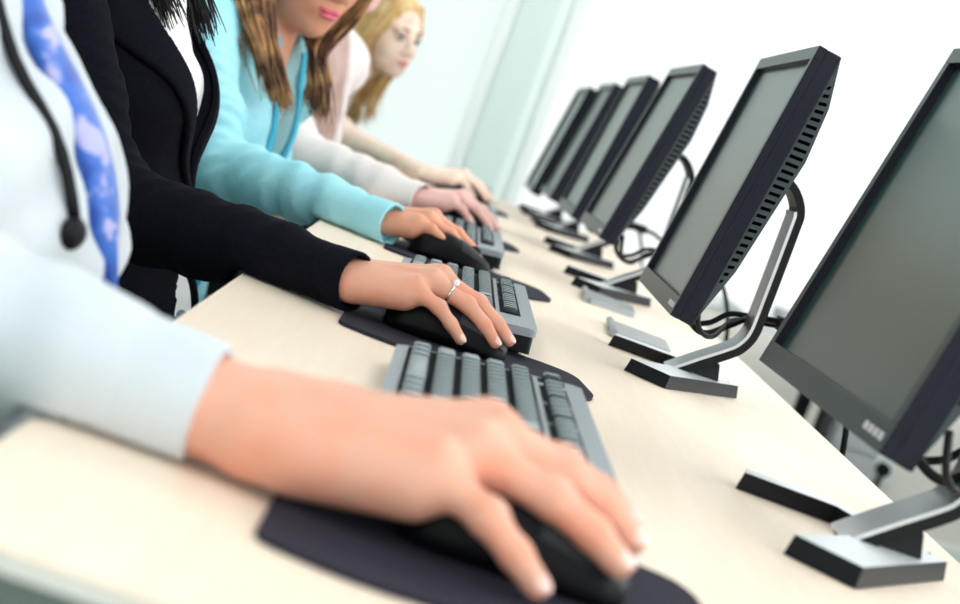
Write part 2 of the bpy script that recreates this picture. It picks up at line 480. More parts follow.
# side table with things at the far wall
t = thing('side_table', (1.62, 5.55, -DZ), 'low white side table by the far wall beyond the long desk', 'table')
bm = bmesh.new(); box(bm, -.66, .7, -.10, .34, DZ - .115, DZ - .08, .004); from_bm('tabletop', bm, M['white_metal'], t)
for lx, ly in ((-.3, -.07), (.62, -.07), (-.3, .28), (.62, .28)):
    bm = bmesh.new(); tube(bm, [(lx, ly, DZ - .116), (lx - .01, ly, 0.002)], [.030, .016], 10); from_bm('leg', bm, M['black'], t, smooth=True)
bm = bmesh.new(); box(bm, 1.36, 1.52, 5.50, 5.74, -.739, -.2, .006)
for k in range(3): box(bm, 1.37, 1.51, 5.493, 5.501, -.70 + k * .165, -.55 + k * .165, .003)
o = from_bm('pedestal', bm, M['greybox'], loc=(0, 0, DZ)); tag(o, 'small grey drawer pedestal under the white side table', 'pedestal')
bm = bmesh.new(); box(bm, 1.10, 1.20, 5.62, 5.74, -.0795, -.045, .006); box(bm, 1.11, 1.19, 5.618, 5.622, -.074, -.052, .002)
o = from_bm('device_box', bm, M['greybox'], loc=(0, 0, DZ)); tag(o, 'small grey box standing on the white side table', 'box')
t = thing('power_socket', (1.735, Y1 - .001, -.47), 'black plug in a white power socket low on the far wall', 'socket')
bm = bmesh.new(); box(bm, -.05, .05, -.012, 0, -.05, .05, .004); from_bm('face_plate', bm, M['frame'], t)
bm = bmesh.new(); tube(bm, [(0, -.0121, .0), (0, -.05, 0)], .024, 12); tube(bm, [(0, -.04, -.01), (-.01, -.05, -.08), (-.02, -.03, -.2)], .009, 8); from_bm('plug', bm, M['black'], t)

# ------------------------------------------------------------------ monitors
def ribbon(bm, prof, y0, y1, a, b, mi=0):
    """strip of a side profile (x, z), swept over y, between offsets a and b along its normal"""
    P = [Vector((p[0], 0, p[1])) for p in prof]; n = len(P); rows = []
    for i in range(n):
        t = (P[min(i + 1, n - 1)] - P[max(i - 1, 0)]).normalized(); nn = Vector((t.z, 0, -t.x))
        rows.append([bm.verts.new((P[i] + nn * o) + Vector((0, y, 0))) for o, y in ((a, y0), (a, y1), (b, y1), (b, y0))])
    for i in range(n - 1):
        for k in range(4):
            f = bm.faces.new((rows[i][k], rows[i][(k + 1) % 4], rows[i + 1][(k + 1) % 4], rows[i + 1][k])); f.material_index = mi
    bm.faces.new(rows[0]); bm.faces.new(rows[-1][::-1])

PW, PH = .202, .308
def me_of(bm, name, mats, smooth=False):
    me = bpy.data.meshes.new(name); bmesh.ops.recalc_face_normals(bm, faces=bm.faces[:]); bm.to_mesh(me); bm.free()
    for m in mats: me.materials.append(m)
    if smooth: me.polygons.foreach_set('use_smooth', [True] * len(me.polygons))
    return me
bm = bmesh.new(); box(bm, .0092, .026, -PW, PW, 0, PH, .0025); ME_HOUSING = me_of(bm, 'housing', [M['navy']])
bm = bmesh.new()
BZ = (.0205, .0145, .0135)
for a in ((-PW, PW, 0, BZ[0]), (-PW, PW, PH - BZ[1], PH), (-PW, -PW + BZ[2], BZ[0], PH - BZ[1]), (PW - BZ[2], PW, BZ[0], PH - BZ[1])):
    box(bm, 0, .0095, a[0], a[1], a[2], a[3], .0007)
bm.normal_update()
for f in bm.faces: f.material_index = 0 if f.normal.x < -.7 else 1
ME_BEZEL = me_of(bm, 'bezel', [M['bezel'], M['navy']])
bm = bmesh.new(); box(bm, .0075, .0093, -PW + .010, PW - .010, BZ[0] - .002, PH - BZ[1] + .002); ME_SCREEN = me_of(bm, 'screen', [M['screen']])
# back cover: trapezoid section with rows of vent slots at both ends
PROF = [(.026, .008), (.038, .07), (.046, .20), (.040, .258), (.026, .305)]
bm = bmesh.new()
yb = PW - .003
A = [bm.verts.new((p[0], -yb + (p[0] - .026) * .22, p[1])) for p in PROF]; B = [bm.verts.new((p[0], yb - (p[0] - .026) * .22, p[1])) for p in PROF]
bm.faces.new(A); bm.faces.new(B[::-1])
for i in range(len(PROF) - 1): bm.faces.new((A[i], B[i], B[i + 1], A[i + 1]))
bm.faces.new((A[-1], B[-1], B[0], A[0]))
def prof_x(z):
    for (xa, za), (xb, zb) in zip(PROF, PROF[1:]):
        if za <= z <= zb: return xa + (xb - xa) * (z - za) / (zb - za)
    return .026
for s in (-1, 1):
    for k in range(31):
        z = .018 + k * .0085; xe = min(prof_x(z), prof_x(z + .003)) - .0035
        if xe < .031: continue
        vs = []
        for (x, zz) in ((.0280, z), (xe, z + .002), (xe, z + .0056), (.0280, z + .0036)):
            vs.append((x, s * (yb - (x - .026) * .22 + .0005), zz))
        f = bm.faces.new([bm.verts.new(v) for v in vs]); f.material_index = 1
        inner = [bm.verts.new((v[0], v[1] - s * .002, v[2])) for v in vs]
        for q in range(4):
            f2 = bm.faces.new((f.verts[q], f.verts[(q + 1) % 4], inner[(q + 1) % 4], inner[q])); f2.material_index = 1
ME_BACK = me_of(bm, 'back_cover', [M['back'], M['slot']])
ARM = [(p.x, p.z) for p in spline([(.058, 0, .011), (.085, 0, .033), (.112, 0, .054), (.122, 0, .064), (.1285, 0, .080), (.1295, 0, .11), (.1295, 0, .20), (.128, 0, .222), (.117, 0, .238), (.104, 0, .246)], 5)]
bm = bmesh.new(); ribbon(bm, ARM, -.026, .026, .0025, .0115); ME_ARM = me_of(bm, 'arm', [M['black']])
bm = bmesh.new(); ribbon(bm, ARM[:36], -.0265, .0265, -.0008, .0025); ME_COVER = me_of(bm, 'arm_cover', [M['silver']])
bm = bmesh.new(); prism(bm, [(.086, -.020), (.116, -.018), (.116, .022), (.086, .022)], 0.0155, .034, inset=.006, bev=.002); ME_HUB = me_of(bm, 'hub', [M['black']])
NEAR = [(.002, -.10), (.045, -.136), (.15, .022), (.128, .034), (.075, .005)]
FAR = [(.0, .108), (.006, .136), (.082, .136), (.14, .032), (.118, .01), (.078, .104)]
bm = bmesh.new(); prism(bm, NEAR, .0006, .015, 0, 1, inset=.005); ME_NEAR = me_of(bm, 'base_foot', [M['black'], M['silver2']])
bm = bmesh.new(); prism(bm, FAR, .0006, .0148, 0, 1, inset=.003); ME_FAR = me_of(bm, 'base_foot', [M['black'], M['silver2']])
bm = bmesh.new()
tube(bm, spline([(.056, .02, .100), (.062, .01, .072), (.085, .0, .060), (.112, .012, .078), (.135, .034, .092), (.165, .02, .100)], 8), .0038, 8)
tube(bm, spline([(.056, .05, .098), (.070, .045, .066), (.092, .04, .070), (.112, .04, .088), (.140, .036, .094), (.165, .024, .098)], 8), .0034, 8)
tube(bm, spline([(.058, -.06, .10), (.066, -.066, .070), (.088, -.04, .062), (.115, .03, .082), (.14, .04, .088), (.165, .028, .094)], 8), .0030, 8)
box(bm, .162, .186, .010, .036, .090, .106, .003)
tube(bm, spline([(.186, .022, .098), (.212, .03, .094), (.262, .05, .065), (.300, .07, -.03), (.304, .08, -.2), (.301, .1, -.45)], 8), .0038, 8)
ME_CABLE = me_of(bm, 'cable', [M['rubber']])
bm = bmesh.new(); box(bm, -.0007, .0002, -.0042, .0042, -.0028, .0028, .0002); ME_BUTTON = me_of(bm, 'button', [M['pale']])

def monitor(xb, yc, px, pz, tilt, yaw, label, buttons=True, dy=0.0, sc=1.0):
    t = thing('monitor', (xb, yc, 0), label, 'monitor', 'monitors along the long desk')
    P = Matrix.Translation((px, dy, pz)) @ Matrix.Rotation(R(yaw), 4, 'Z') @ Matrix.Rotation(R(tilt), 4, 'Y') @ Matrix.Scale(sc, 4)
    def part(me, mtx=None):
        o = bpy.data.objects.new(me.name.split('.')[0], me); C.objects.link(o); o.parent = t
        if mtx is not None: o.matrix_local = mtx
        return o
    for me in (ME_HOUSING, ME_SCREEN, ME_BACK): part(me, P)
    bz = part(ME_BEZEL, P)
    bz['label'] = 'satin bezel around the screen'
    if buttons:
        for k in range(4): part(ME_BUTTON, P @ Matrix.Translation((0, -.150 - k * .0125, .010)))
    part(ME_ARM); c = part(ME_COVER); c['label'] = 'brushed silver front of the stand arm'
    part(ME_HUB); part(ME_NEAR); part(ME_FAR); part(ME_CABLE, Matrix.Translation((.03, .0, .012)) if dy else None)
    return t
monitor(.288, 1.28, .032, .084, 11.5, 2, 'nearest monitor at the right picture edge with a dark screen', dy=.12, sc=1.05)
monitor(.240, 2.03, .016, .080, 8.6, -.6, 'second nearest monitor, in sharp focus with its vented side showing')
monitor(.232, 2.985, .006, .090, 11, 1, 'third monitor from the front, just beyond the sharply focused one')
monitor(.222, 3.68, .012, .080, 9, 1, 'fourth monitor from the front, partly hiding the two farthest ones', False)
monitor(.216, 4.42, .006, .076, 10, 1, 'second farthest monitor, a thin pale screen strip near the far end', False)
monitor(.195, 4.86, .002, .062, 9.5, 1, 'farthest monitor, at the far end of the long desk', False)

def case(x, y, rot, label):
    t = thing('slim_case', (x, y, 0.0005), label, 'case', 'slim silver cases beside the monitor stands', R(rot))
    bm = bmesh.new(); prism(bm, round_poly([(-.034, -.085), (.04, -.065), (.04, .075), (-.034, .085)], .006, 4), 0, .007, inset=.0015, bev=.001); from_bm('lid', bm, M['caselid'], t)
    bm = bmesh.new(); tube(bm, [(-.039, -.082, .0055), (-.039, .082, .0055)], .0053, 12); from_bm('hinge', bm, M['caselid'], t)
case(.297, 2.335, -3, 'slim silver case lying beside the base of the sharply focused monitor')
case(.286, 2.73, -3, 'slim silver case lying by the base of the third monitor from the front')

# ------------------------------------------------------------------ keyboards
U = .01905
def key_me(w, d):
    bm = bmesh.new(); bmesh.ops.create_cube(bm, size=1)
    for v in bm.verts:
        top = v.co.z > 0; ins = .0032 if top else .0018
        v.co = Vector((math.copysign(d * U / 2 - ins, v.co.x) - (.0006 if top else 0), math.copysign(w * U / 2 - ins, v.co.y), 0.0062 if top else 0))
    tf = [f for f in bm.faces if f.normal.z > .5]
    bmesh.ops.bevel(bm, geom=[e for e in bm.edges if all(v.co.z > .004 for v in e.verts)], offset=.0011, segments=2, affect='EDGES')
    bm.normal_update()
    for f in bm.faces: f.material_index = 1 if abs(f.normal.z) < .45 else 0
    return me_of(bm, 'key', [M['kkey'], M['kside_shade']], True)
KEYS = []                                    # (left u, width u, row x, depth u)
def row(x, start, ws, dep=1):
    u = start
    for w in ws:
        if w > 0: KEYS.append((u, w, x, dep))
        u += abs(w)
FR = 5.32
row(FR, 0, [1, -1, 1, 1, 1, 1, -.5, 1, 1, 1, 1, -.5, 1, 1, 1, 1]); row(FR, 15.24, [1, 1, 1])
row(4, 0, [1] * 13 + [2]); row(3, 0, [1.5] + [1] * 12 + [1.5]); row(2, 0, [1.75] + [1] * 11 + [2.25]); row(1, 0, [2.25] + [1] * 10 + [2.75])
row(0, 0, [1.25, 1.25, 1.25, 6.25, 1.25, 1.25, 1.25, 1.25])
row(4, 15.24, [1, 1, 1]); row(3, 15.24, [1, 1, 1]); row(1, 16.24, [1]); row(0, 15.24, [1, 1, 1])
row(4, 18.48, [1] * 4); row(3, 18.48, [1] * 3); row(2, 18.48, [1] * 3); row(1, 18.48, [1] * 3); row(0, 18.48, [2, 1])
KEYS += [(21.48, 1, 2.5, 2), (21.48, 1, .5, 2)]
KEYS.sort(key=lambda k: k[0])                # the far (left) end last shown largest? near end is the right end
KL, KD = .4425, .146
kme = {}
def key_pos(u, w, x): return (-KD / 2 + .0105 + (x + .5) * U, KL / 2 - .0075 - (u + w / 2) * U)
bm = bmesh.new(); prism(bm, round_poly([(-KD / 2, -KL / 2), (KD / 2, -KL / 2), (KD / 2, KL / 2), (-KD / 2, KL / 2)], .007, 5), .0065, .0145, bev=.0025)
ME_KTOP = me_of(bm, 'case_top', [M['kcase']])
bm = bmesh.new(); prism(bm, round_poly([(-KD / 2 + .002, -KL / 2 + .002), (KD / 2 - .002, -KL / 2 + .002), (KD / 2 - .002, KL / 2 - .002), (-KD / 2 + .002, KL / 2 - .002)],   .007, 5), 0, .0066)
for v in bm.verts:
    if v.co.z < .003: v.co.z = -.0105 * (v.co.x + KD / 2) / KD  # black base deepened at the rear to stand in for shade underneath
ME_KBASE = me_of(bm, 'case_base', [M['black']])
bm = bmesh.new()
def well(x0, x1, u0, u1): box(bm, -KD / 2 + .0105 + x0 * U - .001, -KD / 2 + .0105 + x1 * U + .001, KL / 2 - .0075 - u1 * U - .001, KL / 2 - .0075 - u0 * U + .001, .0135, .0149)
well(0, 5, 0, 15); well(0, 1, 15.24, 18.24); well(1, 2, 16.24, 17.24); well(3, 5, 15.24, 18.24); well(0, 5, 18.48, 22.48)
well(FR, FR + 1, 0, 1); well(FR, FR + 1, 2, 6); well(FR, FR + 1, 6.5, 10.5); well(FR, FR + 1, 11, 15); well(FR, FR + 1, 15.24, 18.24)
ME_KWELL = me_of(bm, 'key_well', [M['kwell']])
bm = bmesh.new(); box(bm, KD / 2 - .024, KD / 2 - .010, -.012, .012, -.0160, -.0082, .001); ME_KFOOT = me_of(bm, 'foot', [M['black']])
def keyboard(x, y, label, individual, tilt=6.2, yaw=0.0):
    t = thing('keyboard', (x, y, 0), label, 'keyboard', 'keyboards along the long desk', R(yaw))
    T = Matrix.Translation((-KD / 2, 0, .0042)) @ Matrix.Rotation(R(-tilt), 4, 'Y') @ Matrix.Translation((KD / 2, 0, 0))
    def part(me, off=(0, 0, 0)):
        o = bpy.data.objects.new(me.name.split('.')[0], me); C.objects.link(o); o.parent = t
        o.matrix_local = T @ Matrix.Translation(off); return o
    part(ME_KBASE); part(ME_KTOP); part(ME_KWELL)
    for s in (-1, 1): part(ME_KFOOT, (0, s * .17, 0))
    rest = []
    ks = sorted(KEYS, key=lambda k: -(k[0] + k[1]))
    for n, (u, w, rx, d) in enumerate(ks):
        kx, ky = key_pos(u, w, rx)
        if (w, d) not in kme: kme[(w, d)] = key_me(w, d)
        if individual and n < 100: part(kme[(w, d)], (kx, ky, .0150))
        else: rest.append((kme[(w, d)], (kx, ky, .0150)))
    if rest:
        bm = bmesh.new()
        for me, off in rest:
            n0 = len(bm.verts); bm.from_mesh(me); bm.verts.ensure_lookup_table()
            bmesh.ops.translate(bm, verts=bm.verts[n0:], vec=off)
        o = part(me_of(bm, 'keys', [M['kkey'], M['kside_shade']], True)); o['kind'] = 'stuff'
    return t
keyboard(.077, 1.167, 'grey keyboard nearest the viewer, behind the blurred hand', True)
keyboard(.052, 1.905, 'grey keyboard behind the hand wearing a ring', True)
keyboard(.034, 2.765, 'grey keyboard beyond the hand in the turquoise sleeve', True)
keyboard(.034, 3.50, 'grey keyboard beyond the hand in the pale pink sleeve', False)
keyboard(.034, 4.60, 'grey keyboard at the far end of the long desk', False)

# ------------------------------------------------------------------ pads and mice
PADS = [(-.050, -.095), (-.002, -.110), (.150, -.085), (.187, -.005), (.172, .115), (-.020, .110), (-.050, .08)]
def pad(x, y, label):
    bm = bmesh.new(); prism(bm, round_poly(PADS, [.012, .03, .03, .025, .03, .02, .015], 6), .0004, .0035, bev=.001)
    o = from_bm('mouse_pad', bm, M['pad'], loc=(x, y, DZ)); tag(o, label, 'mouse pad', 'mouse pads along the long desk')
pad(.021, .862, 'charcoal mouse pad nearest the viewer, under the blurred hand')
pad(.0, 1.607, 'charcoal mouse pad under the hand wearing a ring')
pad(-.004, 2.437, 'charcoal mouse pad under the hand in the turquoise sleeve')
pad(-.030, 3.19, 'charcoal mouse pad under the hand in the pale pink sleeve')
pad(-.030, 4.27, 'charcoal mouse pad at the far end of the long desk')

ML = .116
def mouse_sec(t):
    """t 0 (back) .. 1 (front): x, half width, height"""
    w = .031 * (1 - (2 * t - .95) ** 4 * .35) * (1 if t > .06 else .8) * (1 if t < .95 else .86)
    h = .039 * (math.sin(math.pi * min(1, (t + .18) / 1.22)) ** .6 if t < .5 else (1 - .62 * ((t - .40) / .6) ** 1.7))
    if t < .1: h *= .55 + 4.5 * t
    return (t - .5) * ML, w, max(h, .008)
def mouse_pt(t, a, grow=0.0):
    x, w, h = mouse_sec(t)
    ca, sa = math.cos(a), math.sin(a)
    return Vector((x, math.copysign(abs(ca) ** .7, ca) * (w + grow), .0012 + (sa ** .75 if sa > 0 else 0) * (h + grow)))
def patch(bm, t0, t1, a0, a1, grow, nt=12, na=10, mi=0):
    V = [[bm.verts.new(mouse_pt(t0 + (t1 - t0) * i / nt, a0 + (a1 - a0) * j / na, grow)) for j in range(na + 1)] for i in range(nt + 1)]
    for i in range(nt):
        for j in range(na): bm.faces.new((V[i][j], V[i][j + 1], V[i + 1][j + 1], V[i + 1][j])).material_index = mi
    return V
bm = bmesh.new(); V = patch(bm, 0, 1, 0, math.pi, 0, 24, 22)
bm.faces.new([v for v in V[0]]); bm.faces.new([v for v in V[-1]][::-1]); bm.faces.new([r[0] for r in V] + [r[-1] for r in V[::-1]])
ME_MSHELL = me_of(bm, 'shell', [M['mouse']], True)
bm = bmesh.new(); patch(bm, .56, .985, .55, 1.48, .0008); ME_MB1 = me_of(bm, 'button', [M['mousegrey']], True)
bm = bmesh.new(); patch(bm, .56, .985, math.pi - 1.48, math.pi - .55, .0008); ME_MB2 = me_of(bm, 'button', [M['mousegrey']], True)
bm = bmesh.new(); c = mouse_pt(.78, math.pi / 2); tube(bm, [c + Vector((0, -.0035, -.0035)), c + Vector((0, .0035, -.0035))], .009, 16); ME_WHEEL = me_of(bm, 'scroll_wheel', [M['rubber']], True)
def mouse(x, y, yaw, label, s=1.0):
    t = thing('mouse', (x, y, .0036), label, 'mouse', 'computer mice along the long desk', R(yaw))
    for me in (ME_MSHELL, ME_MB1, ME_MB2, ME_WHEEL):
        o = bpy.data.objects.new(me.name.split('.')[0], me); C.objects.link(o); o.parent = t; o.scale = (s, s, s)
    return t
MOUSE = [(.088, .868, 2), (.040, 1.612, 4), (.030, 2.425, 14), (.042, 3.20, 4), (.028, 4.28, 4)]
mouse(*MOUSE[0], 'black mouse under the large blurred hand in the foreground')
mouse(*MOUSE[1], 'black mouse under the hand wearing a ring', .98)
mouse(*MOUSE[2], 'black mouse with a grey nose under the hand in the turquoise sleeve', .98)
mouse(*MOUSE[3], 'black mouse under the hand in the pale pink sleeve', .98)
mouse(*MOUSE[4], 'black mouse under the farthest hand on the long desk', .98)
# ------------------------------------------------------------------ people
def A3(*v): return np.array(v, float)
def rot(yaw, pitch=0, roll=0):
    return np.array(Matrix.Rotation(R(yaw), 3, 'Z') @ Matrix.Rotation(R(pitch), 3, 'Y') @ Matrix.Rotation(R(roll), 3, 'X'))

# joints of a right hand resting on a mouse: x forward, y towards the thumb, z up, origin under the mouse centre
HAND = dict(
    index=[(.012, .0255, .056), (.050, .0245, .046), (.073, .0225, .034), (.088, .021, .024)],
    middle=[(.016, .0055, .060), (.058, .004, .049), (.082, .002, .036), (.098, .000, .024)],
    ring=[(.008, -.0140, .056), (.047, -.0170, .047), (.069, -.0195, .034), (.084, -.021, .021)],
    pinky=[(-.007, -.0325, .047), (.021, -.0415, .039), (.037, -.0450, .028), (.050, -.0465, .017)],
    thumb=[(-.058, .026, .034), (-.018, .047, .030), (.012, .050, .024), (.032, .045, .019)])
FR_ = dict(index=(.0098, .0088, .0080, .0068), middle=(.0102, .0090, .0082, .0070), ring=(.0098, .0086, .0077, .0066),
           pinky=(.0088, .0076, .0068, .0060), thumb=(.0125, .0118, .0105, .0085))
WR = A3(-.086, -.002, .027)

def hand(Fd, place, k=1.0, thick=1.0, mirror=False, ulna=False, spread=1.0, over=None):
    """adds palm and five fingers to a field; place maps local -> desk coordinates. Returns nail frames and the wrist."""
    P = lambda q: place(A3(q[0], -q[1] if mirror else q[1], q[2]))
    r = lambda v: v * k * thick
    HJ = {n: [q if i == 0 or n == 'thumb' else (q[0], q[1] * spread, q[2]) for i, q in enumerate(J)] for n, J in HAND.items()}
    if over: HJ.update(over)
    base = {n: P(HJ[n][0]) for n in HJ}
    w = P(WR)
    for n, wy, rr in (('index', .011, .0135), ('middle', .004, .0145), ('ring', -.005, .0140), ('pinky', -.013, .0130)):
        Fd.put(rcone(P(WR + A3(.004, wy, 0)), base[n] - (base[n] - w) * .04 - A3(0, 0, r(.003)), r(.0165), r(rr)), k=.014 * k)
    Fd.put(rcone(P((-.075, .016, .030)), base['thumb'] + (P(HJ['thumb'][1]) - base['thumb']) * .55, r(.0155), r(.0155)), k=.016 * k)
    Fd.put(rcone(P((-.062, -.024, .026)), P((-.014, -.034, .036)), r(.0145), r(.0135)), k=.014 * k)
    for n in ('index', 'middle', 'ring', 'pinky'):                    # knuckles
        Fd.put(ell(base[n] + A3(0, 0, r(.0035)), (r(.0092),) * 3), k=.010 * k)
    if ulna: Fd.put(ell(P(WR + A3(-.012, -.017, .011)), (r(.0105),) * 3), k=.012 * k)    # the bump of the ulna
    for n in ('index', 'middle', 'ring'):                             # tendons over the back of the hand
        dz = A3(0, 0, r(.0090)); a_ = base[n] + (w - base[n]) * .62
        Fd.put(rcone(a_ + dz * 1.25, base[n] + dz * 1.02, r(.0028), r(.0040)), k=.005 * k)
    palm = Fd.D.copy(); nails = []
    for n, J in HJ.items():
        Q = [P(q) for q in J]; rr = FR_[n]
        G = np.ones_like(Fd.D)
        for i in range(3):
            Fd.put(rcone(Q[i], Q[i + 1], r(rr[i]), r(rr[i + 1])), k=.0035 * k, D=G)
        for i in (1,): Fd.put(ell(Q[i] + A3(0, 0, r(.0012)), (r(rr[i] * 1.03),) * 3), k=.004 * k, D=G)
        Fd.D = np.minimum(Fd.D, smin(palm, G, .009 * k))
        t = Q[3] - Q[2]; t /= np.linalg.norm(t)
        side = np.cross(A3(0, 0, 1), t); side /= np.linalg.norm(side); nrm = np.cross(t, side)
        if n == 'thumb':
            sgn = -1 if mirror else 1
            nrm = nrm * .6 + side * .8 * sgn; nrm /= np.linalg.norm(nrm); side = np.cross(nrm, t)
        else:
            tl = dict(index=.1, middle=.45, ring=.6, pinky=.75)[n] * (-1 if mirror else 1)
            nrm = nrm - side * tl; nrm /= np.linalg.norm(nrm); side = np.cross(nrm, t)
        nails.append((Q[3] - t * r(.0006), t, side, nrm, r(rr[3])))
    return nails, w

def nail_mesh(nails, parent):
    for c, t, s, n, r in nails:
        bm = bmesh.new(); bmesh.ops.create_uvsphere(bm, u_segments=14, v_segments=8, radius=1)
        for v in bm.verts:
            x, y, z = v.co
            zz = max(z, -.3)
            p = c + t * (x * r * .98) + s * (y * r * .76) + n * (r * (.86 - .28 * y * y - .14 * max(x, 0) ** 2) + zz * r * .18)
            v.co = Vector(p)
        world_bm('fingernail', bm, M['nail'], parent, smooth=True)

def head_prims(c, Rm, s):
    L = lambda q: c + Rm @ (A3(*q) * s)
    E_ = lambda q, r: ell(L(q), A3(*r) * s, Rm)
    return L, [
        (E_((-.018, 0, .035), (.098, .076, .088)), .01, 'add'),
        (E_((.020, 0, -.020), (.072, .063, .082)), .02, 'add'),
        (E_((.040, 0, -.070), (.044, .046, .040)), .022, 'add'),
        (E_((.068, 0, -.091), (.018, .021, .016)), .020, 'add'),
        (E_((.050, .040, -.028), (.024, .020, .022)), .02, 'add'), (E_((.050, -.040, -.028), (.024, .020, .022)), .02, 'add'),
        (E_((.076, .030, .028), (.018, .026, .010)), .012, 'add'), (E_((.076, -.030, .028), (.018, .026, .010)), .012, 'add'),
        (E_((.098, .031, .006), (.0155, .016, .010)), .010, 'cut'), (E_((.098, -.031, .006), (.0155, .016, .010)), .010, 'cut'),
        (rcone(L((.088, 0, .016)), L((.106, 0, -.026)), .0075 * s, .0105 * s), .010, 'add'),
        (E_((.098, .011, -.031), (.011, .008, .007)), .005, 'add'), (E_((.098, -.011, -.031), (.011, .008, .007)), .005, 'add'),
        (E_((.078, 0, -.058), (.016, .026, .016)), .014, 'add'),
        (E_((-.012, .078, -.008), (.022, .010, .034)), .006, 'add'), (E_((-.012, -.078, -.008), (.022, .010, .034)), .006, 'add'),
    ]

def face_parts(L, Rm, s, parent, lipmat, brow=True):
    Fd = Field(*[axis((c - .05 * s, c + .05 * s, .0016)) for c in L((.085, 0, -.062))])
    for q, r in (((.0925, .008, -.0565), (.0075, .0135, .0042)), ((.0925, -.008, -.0565), (.0075, .0135, .0042)), ((.0915, 0, -.0650), (.0085, .0175, .0052))):
        Fd.put(ell(L(q), A3(*r) * s, Rm), k=.0015)
    world_part('lips', Fd.mesh('lips'), [lipmat], parent)
    for sy in (-1, 1):
        for nm, q, r, m in (('eye', (.0765, sy * .031, .004), .0112, 'eyewhite'), ('iris', (.0824, sy * .031, .003), .0068, 'iris')):
            bm = bmesh.new(); bmesh.ops.create_uvsphere(bm, u_segments=16, v_segments=10, radius=r * s)
            bmesh.ops.translate(bm, verts=bm.verts[:], vec=Vector(L(q)))
            world_bm(nm, bm, M[m], parent, smooth=True)
        bm = bmesh.new()
        tube(bm, [Vector(L(q)) for q in ((.096, sy * .014, .030), (.094, sy * .030, .036), (.083, sy * .046, .033))], [.0032 * s, .0034 * s, .0015 * s], 6)
        world_bm('eyebrow', bm, M['brow'], parent, smooth=True)
        bm = bmesh.new()
        tube(bm, [Vector(L(q)) for q in ((.0885, sy * .018, .006), (.0915, sy * .030, .0135), (.084, sy * .045, .008))], [.0016 * s, .0028 * s, .0014 * s], 6)
        world_bm('eyelash', bm, M['hair_man'], parent, smooth=True)

def hair_cap(L, Rm, s, parent, m, grow=.012, low=-.05, back=0.0, front=.02, fy=.068, fz=-.052):
    """scalp hair: a shell over the skull that leaves the face free"""
    c = L((0, 0, 0)); Fd = Field(*[axis((v - .18 * s, v + .18 * s, .005)) for v in c])
    Fd.put(ell(L((-.022 - back, 0, .032)), A3(.098 + grow + back, .078 + grow, .090 + grow) * s, Rm), k=.01)
    Fd.put(ell(L((-.045, 0, low)), A3(.068 + grow, .074 + grow * .8, .085) * s, Rm), k=.03)
    Fd.put(ell(L((.100, 0, fz)), A3(.092, fy, .118 - front) * s, Rm), k=.012, op='cut')
    x, y, z = Fd.grid((slice(None),) * 3)
    q = [sum(Rm[j, i] * (v - c[j]) for j, v in enumerate((x, y, z))) for i in range(3)]
    Fd.D = Fd.D + .0022 * np.sin(q[1] / s * 260 + 9 * q[2] / s * 4) * np.sin(q[0] / s * 90 + 2)
    return world_part('hair', Fd.mesh('hair'), [m], parent)

def strands(parent, name, m, locks, sides=5):
    """locks: (path points, count, spread at start, spread at end, radius)"""
    bm = bmesh.new()
    for path, n, s0, s1, rad in locks:
        sp = spline(path, 5); N_ = len(sp)
        for _ in range(n):
            o0 = Vector(rng.normal(0, 1, 3)) * s0; o1 = Vector(rng.normal(0, 1, 3)) * s1
            cut = 1 - .22 * rng.random() ** 2; ph = rng.random() * 6.28; am = .004 * rng.random()
            pts = []; rr = []
            last = max(4, int(N_ * cut))
            for i in range(last):
                t = i / (N_ - 1); tt = i / (last - 1)
                w = Vector((math.sin(ph + 7 * t), math.cos(ph + 6 * t), 0)) * am * t * 2
                pts.append(sp[i] + o0 * (1 - t) + o1 * t + w)
                rr.append(rad * (.8 + .5 * rng.random()) * (1 - .82 * tt ** 3))
            tube(bm, pts, rr, sides, cap=True)
    return world_bm(name, bm, m, parent, smooth=True)

def office_chair(x, y, seat_z, label):
    t = thing('office_chair', (x, y, -DZ), label, 'chair', 'office chairs under the sitting people')
    h = seat_z + DZ
    bm = bmesh.new(); box(bm, -.22, .22, -.23, .23, h - .06, h, .022); from_bm('seat', bm, M['chair'], t, smooth=True)
    bm = bmesh.new(); box(bm, -.34, -.29, -.20, .20, h + .12, h + .42, .02); from_bm('backrest', bm, M['chair'], t, smooth=True)
    bm = bmesh.new(); tube(bm, spline([(-.10, 0, h - .063), (-.26, 0, h - .05), (-.35, 0, h + .05), (-.345, 0, h + .3)], 6), .018, 8); from_bm('back_bracket', bm, M['black'], t)
    bm = bmesh.new(); tube(bm, [(0, 0, .08), (0, 0, h - .062)], .026, 12); from_bm('column', bm, M['chrome'], t)
    for k in range(5):
        a = k * 2 * math.pi / 5 + .3; c, s = math.cos(a), math.sin(a)
        bm = bmesh.new(); tube(bm, [(c * .03, s * .03, .095), (c * .29, s * .29, .068)], [.022, .014], 8); lg = from_bm('leg', bm, M['black'], t)
        bm = bmesh.new(); tube(bm, [(c * .29 - s * .02, s * .29 + c * .02, .029), (c * .29 + s * .02, s * .29 - c * .02, .029)], .027, 12); from_bm('caster', bm, M['rubber'], lg)
    return t

